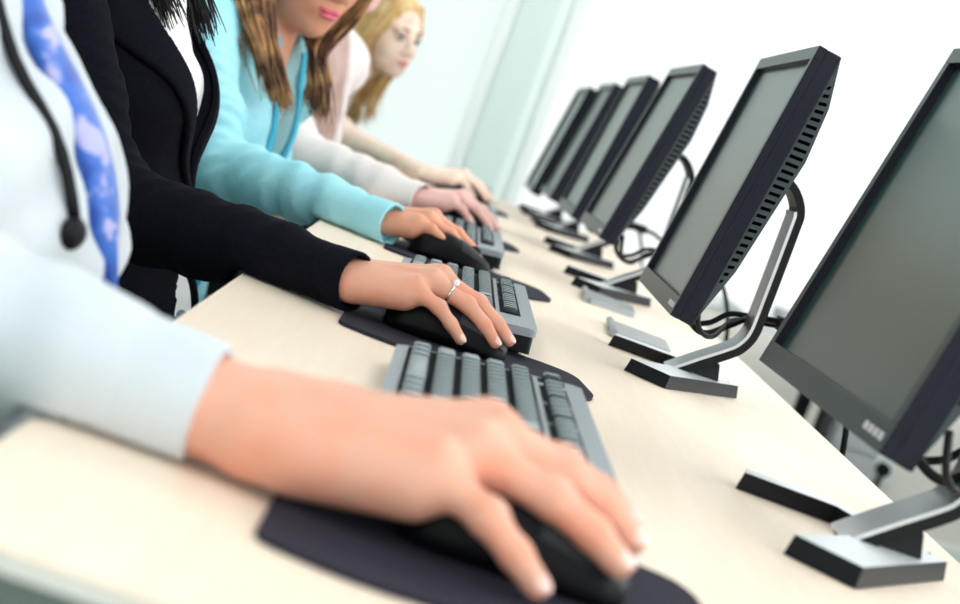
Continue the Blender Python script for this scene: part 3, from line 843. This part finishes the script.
def person(label, pel, neck, yaw, sh_w, elbow, handpos, hyaw, hk, chin, hyaw_head, hpitch, hs, skin, fine=True, face=False, woman=True,
           belly=0.0, cuff_r=.026, cuff_dx=.0, fore_r=.032, elb_r=.040, up_r=.050, sleeve=True, nails=True, hroll=0, hthick=1.0, leg='trouser', ulna=False, spread=1.0, hand_roll=0.0, zk=1.0, over=None, bust=(.085, .19, .050), torso_k=1.0, sh_drop=0.055, hz=0.0):
    p = dict(locals())
    pel, neck, elbow = A3(*pel), A3(*neck), A3(*elbow)
    t = thing('person', (pel[0], pel[1], -DZ), label, 'person')
    zt = neck - pel; Lt = np.linalg.norm(zt); zt /= Lt
    f = A3(math.cos(R(yaw)), math.sin(R(yaw)), 0); xt = f - zt * (f @ zt); xt /= np.linalg.norm(xt); yt = np.cross(zt, xt)
    Tm = np.stack([xt, yt, zt], 1); T = lambda *q: pel + Tm @ A3(*q)
    Rm = rot(hyaw_head, hpitch, hroll)
    hc = A3(*chin) - Rm @ (A3(.095, 0, -.060) * hs)
    L, hp = head_prims(hc, Rm, hs)
    Rh = rot(hyaw)
    place = lambda q: A3(handpos[0], handpos[1], .0036 + hz) + Rh @ (A3(q[0], q[1], q[2] * zk + q[1] * math.tan(R(hand_roll))) * hk)
    wrist = place(WR)
    sR, sL = T(0, -sh_w, Lt - sh_drop), T(0, sh_w, Lt - sh_drop)
    eL = sL + A3(-.13, .06, -.22); hl = A3(pel[0] - .12, pel[1] + .21, pel[2] + .07)
    def torso(F_, g=0.0, k=.05):
        q = torso_k
        F_.put(ell(T(.0, 0, .03), (.125 * q + g, .170 * q + g, .13 + g), Tm), k=k)
        F_.put(ell(T(.012 + belly * .6, 0, .19), (.102 * q + belly + g, .138 * q + belly * .6 + g, .15 + g), Tm), k=k)
        F_.put(ell(T(.012, 0, Lt - .17), (.108 * q + g, .150 * q + g, .16 + g), Tm), k=k)
        if woman:
            for s in (-1, 1): F_.put(ell(T(bust[0], s * .066, Lt - bust[1]), (bust[2] + g,) * 3, Tm), k=k)
        F_.put(rcone(T(-.005, -sh_w * .92, Lt - sh_drop), T(-.005, sh_w * .92, Lt - sh_drop), .050 + g, .050 + g), k=k)
        for s in (-1, 1): F_.put(rcone(T(-.015, s * sh_w * .7, Lt - sh_drop + .01), T(-.015, s * .03, Lt + .01), .042 + g, .045 + g), k=k)
    # ---- body, one surface
    x0 = min(pel[0] - .2, hc[0] - .16); hx0, hx1 = wrist[0] - .05, handpos[0] + .12 * hk + .02
    fh = .0023 if fine else .0034; ff = .0036 if face else .007
    hxa, hxb = hc[0] - .13, min(hc[0] + .15, hx0 - .01)
    xs = axis((x0, hxa, .014), (hxa, hxb, ff), (hxb, hx0, .006), (hx0, hx1, fh), (hx1, max(hx1 + .02, .15), .014))
    hy0, hy1 = handpos[1] - .075 * hk, handpos[1] + .075 * hk
    fy0, fy1 = max(hy1 + .01, hc[1] - .10), hc[1] + .10
    ys = axis((min(hy0, elbow[1]) - .07, hy0, .010), (hy0, hy1, fh), (hy1, fy0, .008), (fy0, fy1, ff), (fy1, max(fy1, pel[1] + .34) + .02, .014))
    zs = axis((-DZ, -.02, .015), (-.02, .10, fh), (.10, max(.101, hc[2] - .15), .008), (max(.102, hc[2] - .15), hc[2] + .15, ff))
    Fd = Field(xs, ys, zs)
    torso(Fd, -.014)
    for sgn in (-1, 1):
        hip = A3(pel[0] + .02, pel[1] + sgn * .095, pel[2] - .03); kn = A3(pel[0] + .43, pel[1] + sgn * .11, pel[2] - .035)
        kn[0] = min(kn[0], .06); an = A3(kn[0] + .0, kn[1], -DZ + .09)
        Fd.put(rcone(hip, kn, .078, .056), k=.04); Fd.put(rcone(kn, an, .053, .036), k=.02)
        Fd.put(rcone(an - A3(.03, 0, .055), an + A3(.14, 0, -.06), .030, .024), k=.02)
    Fd.put(rcone(sR, elbow, .040, .034), k=.03); Fd.put(rcone(sL, eL, .040, .034), k=.03)
    Fd.put(rcone(elbow, wrist - (wrist - elbow) * .02 + A3(0, .008 * hk, 0), .034, .0195 * hk), k=.02)
    Fd.put(rcone(elbow, wrist - (wrist - elbow) * .02 - A3(0, .008 * hk, 0), .034, .0195 * hk), k=.02)
    Fd.put(rcone(eL, hl, .034, .022), k=.02)
    nk0 = T(-.02, 0, Lt - .02); nk1 = L((-.025, 0, -.06))
    Fd.put(rcone(nk0, nk1, .056 if woman else .066, .050 * hs if woman else .060), k=.035)
    for prim, k, op in hp: Fd.put(prim, k=k * hs, op=op)
    # left hand lying on the thigh
    pl = lambda q: hl + A3(.08, 0, -.03) + rot(-12) @ (q * hk * A3(1, 1, .75))
    hand(Fd, pl, hk, mirror=True)
    nl, _ = hand(Fd, place, hk, hthick, ulna=ulna, spread=spread, over=over)
    X, Y, Z = Fd.grid((slice(None),) * 3)                              # flesh rests on the desk top
    Fd.D = np.maximum(Fd.D, -np.maximum(np.maximum(-(X + .178), np.abs(Z + .0135) - .0172), (Y - pel[1]) - .6))
    world_part('body', Fd.mesh('body'), [skin], t)
    if nails: nail_mesh(nl, t)
    # ---- trousers and shoes
    Fd = Field(axis((pel[0] - .22, .20, .014)), axis((pel[1] - .26, pel[1] + .26, .014)), axis((-DZ, pel[2] + .12, .014)))
    Fd.put(ell(T(0, 0, .0), (.135, .180, .12), Tm), k=.03)
    G = Field(*Fd.ax)
    for sgn in (-1, 1):
        hip = A3(pel[0] + .02, pel[1] + sgn * .095, pel[2] - .03); kn = A3(min(pel[0] + .43, .06), pel[1] + sgn * .11, pel[2] - .035); an = A3(kn[0], kn[1], -DZ + .09)
        Fd.put(rcone(hip, kn, .090, .068), k=.03); Fd.put(cut_end(rcone(kn, an, .066, .052), an, (0, 0, -1)), k=.03)
        G.put(rcone(an - A3(.035, 0, .055), an + A3(.15, 0, -.06), .036, .029), k=.02)
    p['trousers'] = world_part('trousers', Fd.mesh('trousers'), [M[leg]], t)
    G.put((lambda x, y, z: (z + DZ - .002) + 0 * x + 0 * y, A3(-9, -9, -9), A3(9, 9, -DZ + .05)), k=0, op='cut') if False else None
    world_part('shoes', G.mesh('shoes'), [M['shoe']], t)
    office_chair(pel[0] + .03, pel[1], pel[2] - .118, p['chair_label'] if 'chair_label' in p else 'dark office chair under ' + label.split(' with')[0].split(',')[0])
    p.update(t=t, T=T, Tm=Tm, Lt=Lt, L=L, Rm=Rm, wrist=wrist, sR=sR, sL=sL, eL=eL, hl=hl, hc=hc, torso=torso, nk0=nk0, nk1=nk1, place=place, pel=pel, elbow=elbow)
    return p

def garment(p, name, m, g, step, right=True, left=True, fold=.0035, cuff=None, vneck=None, short=None, gap=None, neck_r=.066, low=-.02, torso_fold=.002, bot=None, cavity=True, seed=0.0):
    """a top: torso shell plus sleeves. vneck=(z where the opening ends, half width at the neck)"""
    T, Lt, e, w = p['T'], p['Lt'], p['elbow'], p['wrist']
    xs0 = min(p['pel'][0], p['sR'][0]) - .24; x1 = (w[0] + .06) if right else -.10
    y0 = min(e[1], w[1], p['sR'][1]) - .10; y1 = p['pel'][1] + .40
    z0 = min(p['pel'][2], e[2]) - .10
    Fd = Field(axis((xs0, x1, step)), axis((y0, y1, step)), axis((z0, T(0, 0, Lt)[2] + .12, step)))
    p['torso'](Fd, g)
    x, y, z = Fd.grid((slice(None),) * 3)
    q = [sum(p['Tm'][j, i] * (v - p['pel'][j]) for j, v in enumerate((x, y, z))) for i in range(3)]
    Fd.D = Fd.D - torso_fold * (np.sin(q[2] * 62 + q[1] * 38 + seed) * np.sin(q[1] * 23 - q[2] * 17 + 1 + seed) + .5 * np.sin(q[2] * 110 - q[1] * 70 + 2 * seed))
    Fd.D = np.maximum(Fd.D, -(q[2] - low))                             # hem
    B = Fd.D
    if vneck:
        zv, wv = vneck
        hw = np.clip((q[2] - zv) / (Lt - zv), 0, 1.3) * wv
        B = np.maximum(B, -np.maximum(np.abs(q[1]) - hw, .02 - q[0]))
    if gap:
        zg, wg = gap
        B = np.maximum(B, -np.maximum(np.abs(q[1]) - np.clip((zg - q[2]) / (zg - low), 0, 1.2) * wg, .02 - q[0]))
    Fd.D = B
    d = (w - e) / np.linalg.norm(w - e); cpt = w + d * p['cuff_dx']
    S1 = Field(*Fd.ax)
    if right:
        up = e - p['sR']
        if short: 
            S1.put(cut_end(rcone(p['sR'], e, p['up_r'], p['elb_r']), p['sR'] + up * short, up), k=.03)
        else:
            S1.put(folds(rcone(p['sR'], e, p['up_r'], p['elb_r']), fold, 105, e, up, .16, seed, (0, 1, .6)), k=.02)
            S1.put(cut_end(folds(rcone(e, cpt, p['elb_r'], p['cuff_r']), fold, 90, e, d, .13, 1 + seed, (.3, .8, 1)), cpt - d * .012, d), k=.025)
            mid = e + (cpt - e) * .5
            S1.put(folds(rcone(e + (mid - e) * .2, mid + (cpt - mid) * .4, p['elb_r'] * .95, p['fore_r']), fold * .8, 120, mid, d, .12, 2 + seed, (.5, 1, .4)), k=.02)
    if left:
        if short: S1.put(cut_end(rcone(p['sL'], p['eL'], p['up_r'], p['elb_r']), p['sL'] + (p['eL'] - p['sL']) * short, p['eL'] - p['sL']), k=.03)
        else:
            S1.put(rcone(p['sL'], p['eL'], p['up_r'], p['elb_r']), k=.02); S1.put(rcone(p['eL'], p['hl'] - (p['hl'] - p['eL']) * .06, p['elb_r'], p['cuff_r'] + .004), k=.02)
    Fd.D = smin(Fd.D, S1.D, .03)
    Fd.put(rcone(p['nk0'] - (p['nk1'] - p['nk0']) * .05, p['nk1'] + (p['nk1'] - p['nk0']) * .5, neck_r, neck_r), k=.006, op='cut')
    Fd.D = np.maximum(Fd.D, -np.maximum(-(x + .158), z - .0022))       # sleeves rest on the desk top, bodies stay in front of it
    o = world_part(name, Fd.mesh(name), [m], p['t'])
    p['F'] = Fd
    if right and not short:
        c = cuff or .03; r1 = p['cuff_r'] + (p['elb_r'] - p['cuff_r']) * c / np.linalg.norm(cpt - e) * .8; ex = .0022 if cuff else .0008
        lo, hi = np.minimum(cpt, cpt - d * c) - .05, np.maximum(cpt, cpt - d * c) + .05
        K = Field(*[axis((lo[i], hi[i], .002)) for i in range(3)])
        a_ = cpt - d * c; far = d * .03
        K.put(rcone(a_ - far, cpt + far, r1 + ex, p['cuff_r'] + ex), k=0)
        K.put(rcone(a_ - far * 2, cpt + far * 2, r1 + ex - .0042, p['cuff_r'] + ex - .0042), k=.001, op='cut')
        X, Y, Z = K.grid((slice(None),) * 3); s_ = (X - cpt[0]) * d[0] + (Y - cpt[1]) * d[1] + (Z - cpt[2]) * d[2]
        K.D = np.maximum(K.D, np.maximum(s_, -c - s_)); K.D = np.maximum(K.D, -np.maximum(-(X + .158), Z - .0022))
        world_part('cuff', K.mesh('cuff'), [m], p['t'])
    return o

def band(p, name, m, g, off, thick, zlo, zhi, inner, outer, side, step=.004, xmin=.02):
    """a strip of cloth following the chest: inner(z), outer(z) give |y| limits (lapels, plackets)"""
    T, Lt = p['T'], p['Lt']
    c = T(.08, 0, Lt * .6)
    Fd = Field(axis((c[0] - .2, c[0] + .22, step)), axis((c[1] - .2, c[1] + .2, step)), axis((c[2] - .36, c[2] + .34, step)))
    p['torso'](Fd, g)
    x, y, z = Fd.grid((slice(None),) * 3)
    q = [sum(p['Tm'][j, i] * (v - p['pel'][j]) for j, v in enumerate((x, y, z))) for i in range(3)]
    yy = q[1] * side
    Dn = np.abs(Fd.D - off) - thick
    Dn = np.maximum(Dn, np.maximum(inner(q[2]) - yy, yy - outer(q[2])))
    Dn = np.maximum(Dn, np.maximum(zlo - q[2], q[2] - zhi)); Dn = np.maximum(Dn, xmin - q[0])
    Fd.D = Dn
    return world_part(name, Fd.mesh(name), [m], p['t'])

# ---- man in the foreground
p1 = person('man in a white shirt and blue tie with his blurred hand on a mouse', (-.318, 1.19, -.17), (-.470, 1.12, .36), -10, .185, (-.31, .890, .030), (.045, .870), 0, 1.08,
            (-.315, 1.10, .445), 0, 12, 1.04, M['skin'], woman=False, belly=.040, cuff_r=.0290, cuff_dx=-.026, fore_r=.034, elb_r=.045, up_r=.060, torso_k=1.04, hthick=1.05, spread=1.14, hand_roll=7, zk=.84,
            over=dict(index=[(.012, .0265, .056), (.051, .0285, .050), (.073, .0275, .043), (.088, .026, .035)],
                      middle=[(.016, .0055, .060), (.054, .0055, .053), (.076, .0045, .044), (.090, .003, .034)],
                      ring=[(.008, -.0140, .056), (.047, -.0185, .049), (.069, -.0215, .040), (.084, -.023, .030)]))
garment(p1, 'shirt', M['shirt'], .004, .006, fold=.003, cuff=.055, neck_r=.070, low=-.03, seed=1, torso_fold=.004)
hair_cap(p1['L'], p1['Rm'], 1.04, p1['t'], M['hair_man'], .008, .02)
face_parts(p1['L'], p1['Rm'], 1.04, p1['t'], M['lips5'])
def on_torso(p, zl, yl, off=0.0, g=.004):
    """point on the front of the torso garment at a local height and side offset"""
    if 'probe' not in p:
        c = p['T'](.1, 0, p['Lt'] * .5); Fd = Field(*[axis((v - .36, v + .36, .008)) for v in c]); p['torso'](Fd, g); p['probe'] = Fd
    Fd = p['probe']
    for xl in np.arange(.30, -.02, -.002):
        q = p['T'](xl, yl, zl); i = [min(len(a) - 1, max(0, int(np.searchsorted(a, v)))) for a, v in zip(Fd.ax, q)]
        if Fd.D[i[0], i[1], i[2]] < 0: break
    return p['T'](xl + off, yl, zl)
def sm(pts):
    P = [A3(*q) for q in pts]
    for _ in range(2): P = [P[0]] + [(a + 2 * b + c) / 4 for a, b, c in zip(P, P[1:], P[2:])] + [P[-1]]
    return P
zz = np.linspace(p1['Lt'] - .045, .150, 30)
tc = sm([on_torso(p1, z_, .006, .010) for z_ in zz]); rows = []
bm = bmesh.new(); yv = Vector(p1['Tm'][:, 1]); xv = Vector(p1['Tm'][:, 0])
for i, c in enumerate(tc):
    hwid = .011 + .012 * min(1, i / 22)
    if i > 25: hwid *= (1, .78, .52, .28, .06)[i - 25]
    c = Vector(c)
    rows.append([bm.verts.new(c + yv * hwid * a_ + xv * (.005 * b_ - .008 * a_ * a_)) for a_, b_ in ((-1, 0), (-.5, .8), (0, 1), (.5, .8), (1, 0), (.5, -.5), (-.5, -.5))])
for a_, b_ in zip(rows, rows[1:]):
    for k in range(7): bm.faces.new((a_[k], a_[(k + 1) % 7], b_[(k + 1) % 7], b_[k]))
bm.faces.new(rows[0]); bm.faces.new(rows[-1][::-1])
world_bm('necktie', bm, M['tie'], p1['t'], smooth=True)
lc = sm([on_torso(p1, z_, -.022 - .07 * (.48 - z_) - .003 * math.sin(z_ * 20), .008) for z_ in np.linspace(p1['Lt'] - .05, .205, 24)])
bm = bmesh.new(); tube(bm, [tuple(q) for q in lc], .0042, 6); world_bm('lanyard_shade', bm, M['black'], p1['t'], smooth=True)  # black strap, also standing in for the shade along the tie
bm = bmesh.new(); bmesh.ops.create_uvsphere(bm, u_segments=18, v_segments=12, radius=.0105)
for v in bm.verts: v.co = Vector((v.co.x * .8, v.co.y, v.co.z)) + Vector(lc[-1]) + Vector((.002, -.003, -.008))
world_bm('badge_reel', bm, M['black'], p1['t'], smooth=True)

n0_ = p1['nk0'] + (p1['nk1'] - p1['nk0']) * .02; nd = p1['nk1'] - p1['nk0']; nd /= np.linalg.norm(nd)
K = Field(*[axis((v - .13, v + .13, .003)) for v in n0_ + nd * .03])
K.put(rcone(n0_ - nd * .05, n0_ + nd * .10, .086, .0735), k=0); K.put(rcone(n0_ - nd * .06, n0_ + nd * .12, .0800, .069), k=.001, op='cut')
X, Y, Z = K.grid((slice(None),) * 3); s_ = (X - n0_[0]) * nd[0] + (Y - n0_[1]) * nd[1] + (Z - n0_[2]) * nd[2]
K.D = np.maximum(K.D, np.maximum(s_ - .048, -.004 - s_))
world_part('collar', K.mesh('collar'), [M['shirt']], p1['t'])
kc = Vector(tc[0]) + xv * .006
bm = bmesh.new(); bmesh.ops.create_uvsphere(bm, u_segments=16, v_segments=10, radius=1)
for v in bm.verts: v.co = kc + yv * (v.co.y * (.017 + .006 * v.co.z)) + xv * (v.co.x * .013) + Vector(p1['Tm'][:, 2]) * (v.co.z * .021)
world_bm('tie_knot', bm, M['tie'], p1['t'], smooth=True)

# ---- woman in the dark blazer
p2 = person('woman in a black blazer and white blouse with a ring on her mouse hand', (-.332, 2.0, -.19), (-.500, 2.0, .31), -3, .165, (-.305, 1.745, .000), (.006, 1.608), 2, .92,
            (-.345, 1.98, .43), -8, 6, .98, M['skin2'], cuff_r=.0262, cuff_dx=.028, fore_r=.031, elb_r=.041, up_r=.056, leg='denim', zk=.95, hthick=.93, bust=(.078, .25, .046), hand_roll=3)
garment(p2, 'blouse', M['blouse'], .002, .007, right=False, left=False, neck_r=.06, low=-.022, seed=2)
garment(p2, 'blazer', M['blazer'], .012, .006, fold=.0030, vneck=(.17, .19), gap=(.15, .10), neck_r=.075, low=-.03, seed=3, torso_fold=.0012)
lp = lambda z: np.clip((z - .17) / (p2['Lt'] - .17), 0, 1.3) * .19
for s in (-1, 1):
    band(p2, 'lapel', M['blazer'], .012, .0035, .0032, .165, .50, lambda z: lp(z) - .003, lambda z: lp(z) + .006 + np.clip((z - .17) / .18, 0, 1) * .05, s, step=.0026)
hair_cap(p2['L'], p2['Rm'], .98, p2['t'], M['hair_black'], .014, -.06)
face_parts(p2['L'], p2['Rm'], .98, p2['t'], M['lips'])
h2 = p2['L']
strands(p2['t'], 'hair_lengths', M['hair_black'], [
    ([h2((-.02, -.085, .02)), h2((-.03, -.098, -.08)), (-.410, 1.905, .29), (-.372, 1.91, .235), (-.336, 1.935, .184)], 240, .016, .011, .0021),
    ([h2((-.03, -.088, -.02)), h2((-.04, -.10, -.09)), (-.425, 1.895, .29), (-.392, 1.895, .245), (-.360, 1.905, .205)], 180, .015, .011, .0021),
    ([h2((-.02, .085, .02)), h2((-.02, .09, -.08)), (-.390, 2.05, .28), (-.345, 2.05, .23), (-.308, 2.045, .180)], 130, .012, .008, .0022),
    ([h2((-.075, -.045, .02)), h2((-.105, -.04, -.10)), (-.545, 1.97, .24)], 150, .018, .02, .003), ([h2((-.075, .045, .02)), h2((-.105, .04, -.10)), (-.545, 2.03, .24)], 150, .018, .02, .003)])
# ring on the ring finger
rq = [A3(*q) for q in HAND['ring']]; c0 = p2['place'](rq[0] + (rq[1] - rq[0]) * .50); d0 = p2['place'](rq[1]) - p2['place'](rq[0]); d0 /= np.linalg.norm(d0)
bm = bmesh.new(); sx = np.cross(A3(0, 0, 1), d0); sx /= np.linalg.norm(sx); sz = np.cross(d0, sx); rr = .0092
pts = [Vector(c0 + (sx * math.cos(a) + sz * math.sin(a)) * rr) for a in [2 * math.pi * k / 24 for k in range(25)]]
tube(bm, pts, .0012, 8); ringo = world_bm('ring', bm, M['chrome'], p2['t'], smooth=True); ringo['label'] = 'silver ring with a clear stone'
bm = bmesh.new(); bmesh.ops.create_icosphere(bm, subdivisions=1, radius=.0034)
for v in bm.verts: v.co = Vector(c0 + sz * (rr + .0022) - sx * .001) + v.co
g_ = from_bm('gem', bm, M['gem']); 
bmv = g_.data; bmv.transform(Matrix.Translation(Vector((-p2['t'].location.x, -p2['t'].location.y, DZ - p2['t'].location.z)))); g_.parent = ringo

# ---- woman in turquoise
p3 = person('woman in a turquoise blouse with long brown hair, her lips just in view', (-.455, 2.83, -.27), (-.352, 2.84, .200), -22, .165, (-.315, 2.575, .010), (-.020, 2.438), 4, .90,
            (-.258, 2.775, .270), -46, 12, 1.0, M['skin3'], face=True, cuff_r=.0265, cuff_dx=.052, fore_r=.032, elb_r=.041, up_r=.054, hand_roll=4, zk=.92, sh_drop=.042, bust=(.075, .21, .046),
            over=dict(pinky=[(-.007, -.0325, .047), (.016, -.0390, .047), (.029, -.0410, .042), (.040, -.0420, .036)]))
garment(p3, 'blouse', M['turq'], .008, .0055, fold=.0065, cuff=.045, vneck=(.17, .042), neck_r=.064, low=-.05, seed=.5, torso_fold=.004)
lp3 = lambda z: np.clip((z - .17) / (p3['Lt'] - .17), 0, 1.3) * .042
for s in (-1, 1):
    band(p3, 'placket', M['turqd'], .008, .003, .0026, .02, .50, lambda z: lp3(z) - .002 - .008 * (z < .17), lambda z: lp3(z) + .012, s, step=.0026)
hair_cap(p3['L'], p3['Rm'], 1.0, p3['t'], M['hair_brown'], .014, -.05)
face_parts(p3['L'], p3['Rm'], 1.0, p3['t'], M['lips'])
h3 = p3['L']
strands(p3['t'], 'hair_lengths', M['hair_brown'], [
    ([h3((.02, -.085, .06)), h3((.0, -.098, -.01)), (-.335, 2.70, .225), (-.300, 2.685, .17), (-.262, 2.69, .112)], 150, .011, .007, .0026),
    ([h3((-.03, -.088, .04)), h3((-.04, -.102, -.03)), (-.362, 2.70, .23), (-.320, 2.68, .18), (-.278, 2.685, .118)], 150, .013, .008, .0028),
    ([h3((.035, .082, .04)), h3((.02, .092, -.05)), (-.268, 2.89, .215), (-.244, 2.89, .165), (-.226, 2.88, .110)], 120, .010, .008, .0026),
    ([h3((.0, .088, .04)), h3((-.02, .10, -.04)), (-.292, 2.90, .21), (-.266, 2.895, .165), (-.242, 2.885, .125)], 100, .011, .009, .0028),
    ([h3((-.085, 0, .02)), h3((-.112, 0, -.06)), h3((-.105, 0, -.15))], 160, .024, .022, .0036)])

# ---- woman in the pale pink cardigan
p4 = person('woman in a pale pink cardigan over a dusty rose top', (-.41, 3.56, -.19), (-.37, 3.56, .265), -30, .165, (-.28, 3.34, .022), (.014, 3.19), 2, .93,
            (-.238, 3.50, .357), -14, 6, .98, M['skin4'], fine=False, bust=(.066, .22, .044), cuff_r=.0285, cuff_dx=.036, fore_r=.034, elb_r=.044, up_r=.056, nails=False)
garment(p4, 'rose_top', M['rose'], .003, .009, right=False, left=False, neck_r=.068, low=-.05, seed=4)
garment(p4, 'cardigan', M['pinkc'], .013, .007, fold=.004, cuff=.03, vneck=(-.35, .09), neck_r=.075, low=-.03, seed=5, torso_fold=.002)
hair_cap(p4['L'], p4['Rm'], .98, p4['t'], M['hair_blond2'], .012, -.03)
face_parts(p4['L'], p4['Rm'], .98, p4['t'], M['lips5'])
h4 = p4['L']
strands(p4['t'], 'ponytail', M['hair_blond2'], [([h4((-.11, 0, .03)), h4((-.16, 0, .0)), (-.52, 3.56, .20), (-.53, 3.56, .08)], 120, .014, .02, .004)])

# ---- fair-haired woman at the far end
p5 = person('smiling woman with long fair hair in a white top at the far end', (-.60, 4.90, -.19), (-.385, 4.90, .145), -10, .155, (-.27, 4.52, .030), (.010, 4.27), 4, .95,
            (-.222, 4.80, .262), -46, 4, .93, M['skin5'], fine=False, face=True, up_r=.054, elb_r=.044, nails=False, hroll=4)
garment(p5, 'white_top', M['whitetop'], .006, .009, short=.45, neck_r=.075, low=-.05, seed=6)
hair_cap(p5['L'], p5['Rm'], .93, p5['t'], M['hair_blond'], .010, -.05, front=-.012, fy=.076, fz=-.035)
face_parts(p5['L'], p5['Rm'], .93, p5['t'], M['lips5'])
h5 = p5['L']
strands(p5['t'], 'hair_lengths', M['hair_blond'], [
    ([h5((.03, -.055, .092)), h5((.03, -.088, .03)), h5((.0, -.098, -.05)), (-.36, 4.75, .16), (-.35, 4.74, .05)], 110, .010, .016, .0040),
    ([h5((-.03, -.075, .06)), h5((-.03, -.10, .0)), h5((-.04, -.105, -.07)), (-.40, 4.76, .15), (-.39, 4.75, .05)], 120, .018, .02, .0045),
    ([h5((.0, .065, .085)), h5((.0, .086, .03)), h5((-.02, .092, -.05)), (-.275, 4.93, .16), (-.265, 4.93, .08)], 90, .007, .010, .0036),
    ([h5((-.03, .075, .06)), h5((-.03, .095, .0)), (-.31, 4.97, .14), (-.30, 4.97, .06)], 80, .012, .014, .004)])
# ------------------------------------------------------------------ camera and light
F, ROLL, VPX, VPY = 1816.0, R(19.7), 476.0, 113.0
cr, sr = math.cos(ROLL), math.sin(ROLL)
rx, ux = np.array([cr, sr]), np.array([sr, -cr])
v = np.array([VPX - 480, VPY - 302]); Yc = np.array([v @ rx / F, v @ ux / F, 1.0]); Yc /= np.linalg.norm(Yc)
Xc = np.cross(np.array([0, 1.0, 0]), Yc); Xc /= np.linalg.norm(Xc)
Zc = np.cross(Yc, Xc)
if Xc[0] < 0: Xc = -Xc
if Zc[1] < 0: Zc = -Zc
W = np.stack([Xc, Yc, Zc], 1)                     # world -> level camera
right = W.T @ np.array([cr, sr, 0]); up = W.T @ np.array([-sr, cr, 0]); fwd = W.T @ np.array([0, 0, 1.0])
cam = bpy.data.cameras.new('camera'); co = bpy.data.objects.new('camera', cam); C.objects.link(co)
mw = Matrix(((right[0], up[0], -fwd[0], 0), (right[1], up[1], -fwd[1], 0), (right[2], up[2], -fwd[2], DZ + .205), (0, 0, 0, 1)))
co.matrix_world = mw
cam.sensor_width = 36; cam.lens = 36 * F / 960; cam.clip_start = .02
cam.dof.use_dof = True; cam.dof.focus_distance = 1.78; cam.dof.aperture_fstop = 6.4
S = bpy.context.scene; S.camera = co
w = bpy.data.worlds.new('world'); S.world = w; w.use_nodes = True
w.node_tree.nodes['Background'].inputs['Color'].default_value = (.9, 1, 1, 1); w.node_tree.nodes['Background'].inputs['Strength'].default_value = .6
S.view_settings.view_transform = 'Standard'; S.view_settings.look = 'None'
S.view_settings.gamma = 1; S.view_settings.exposure = -0.03; S.view_settings.use_curve_mapping = False
S.cycles.use_denoising = True
S.cycles.max_bounces = 8
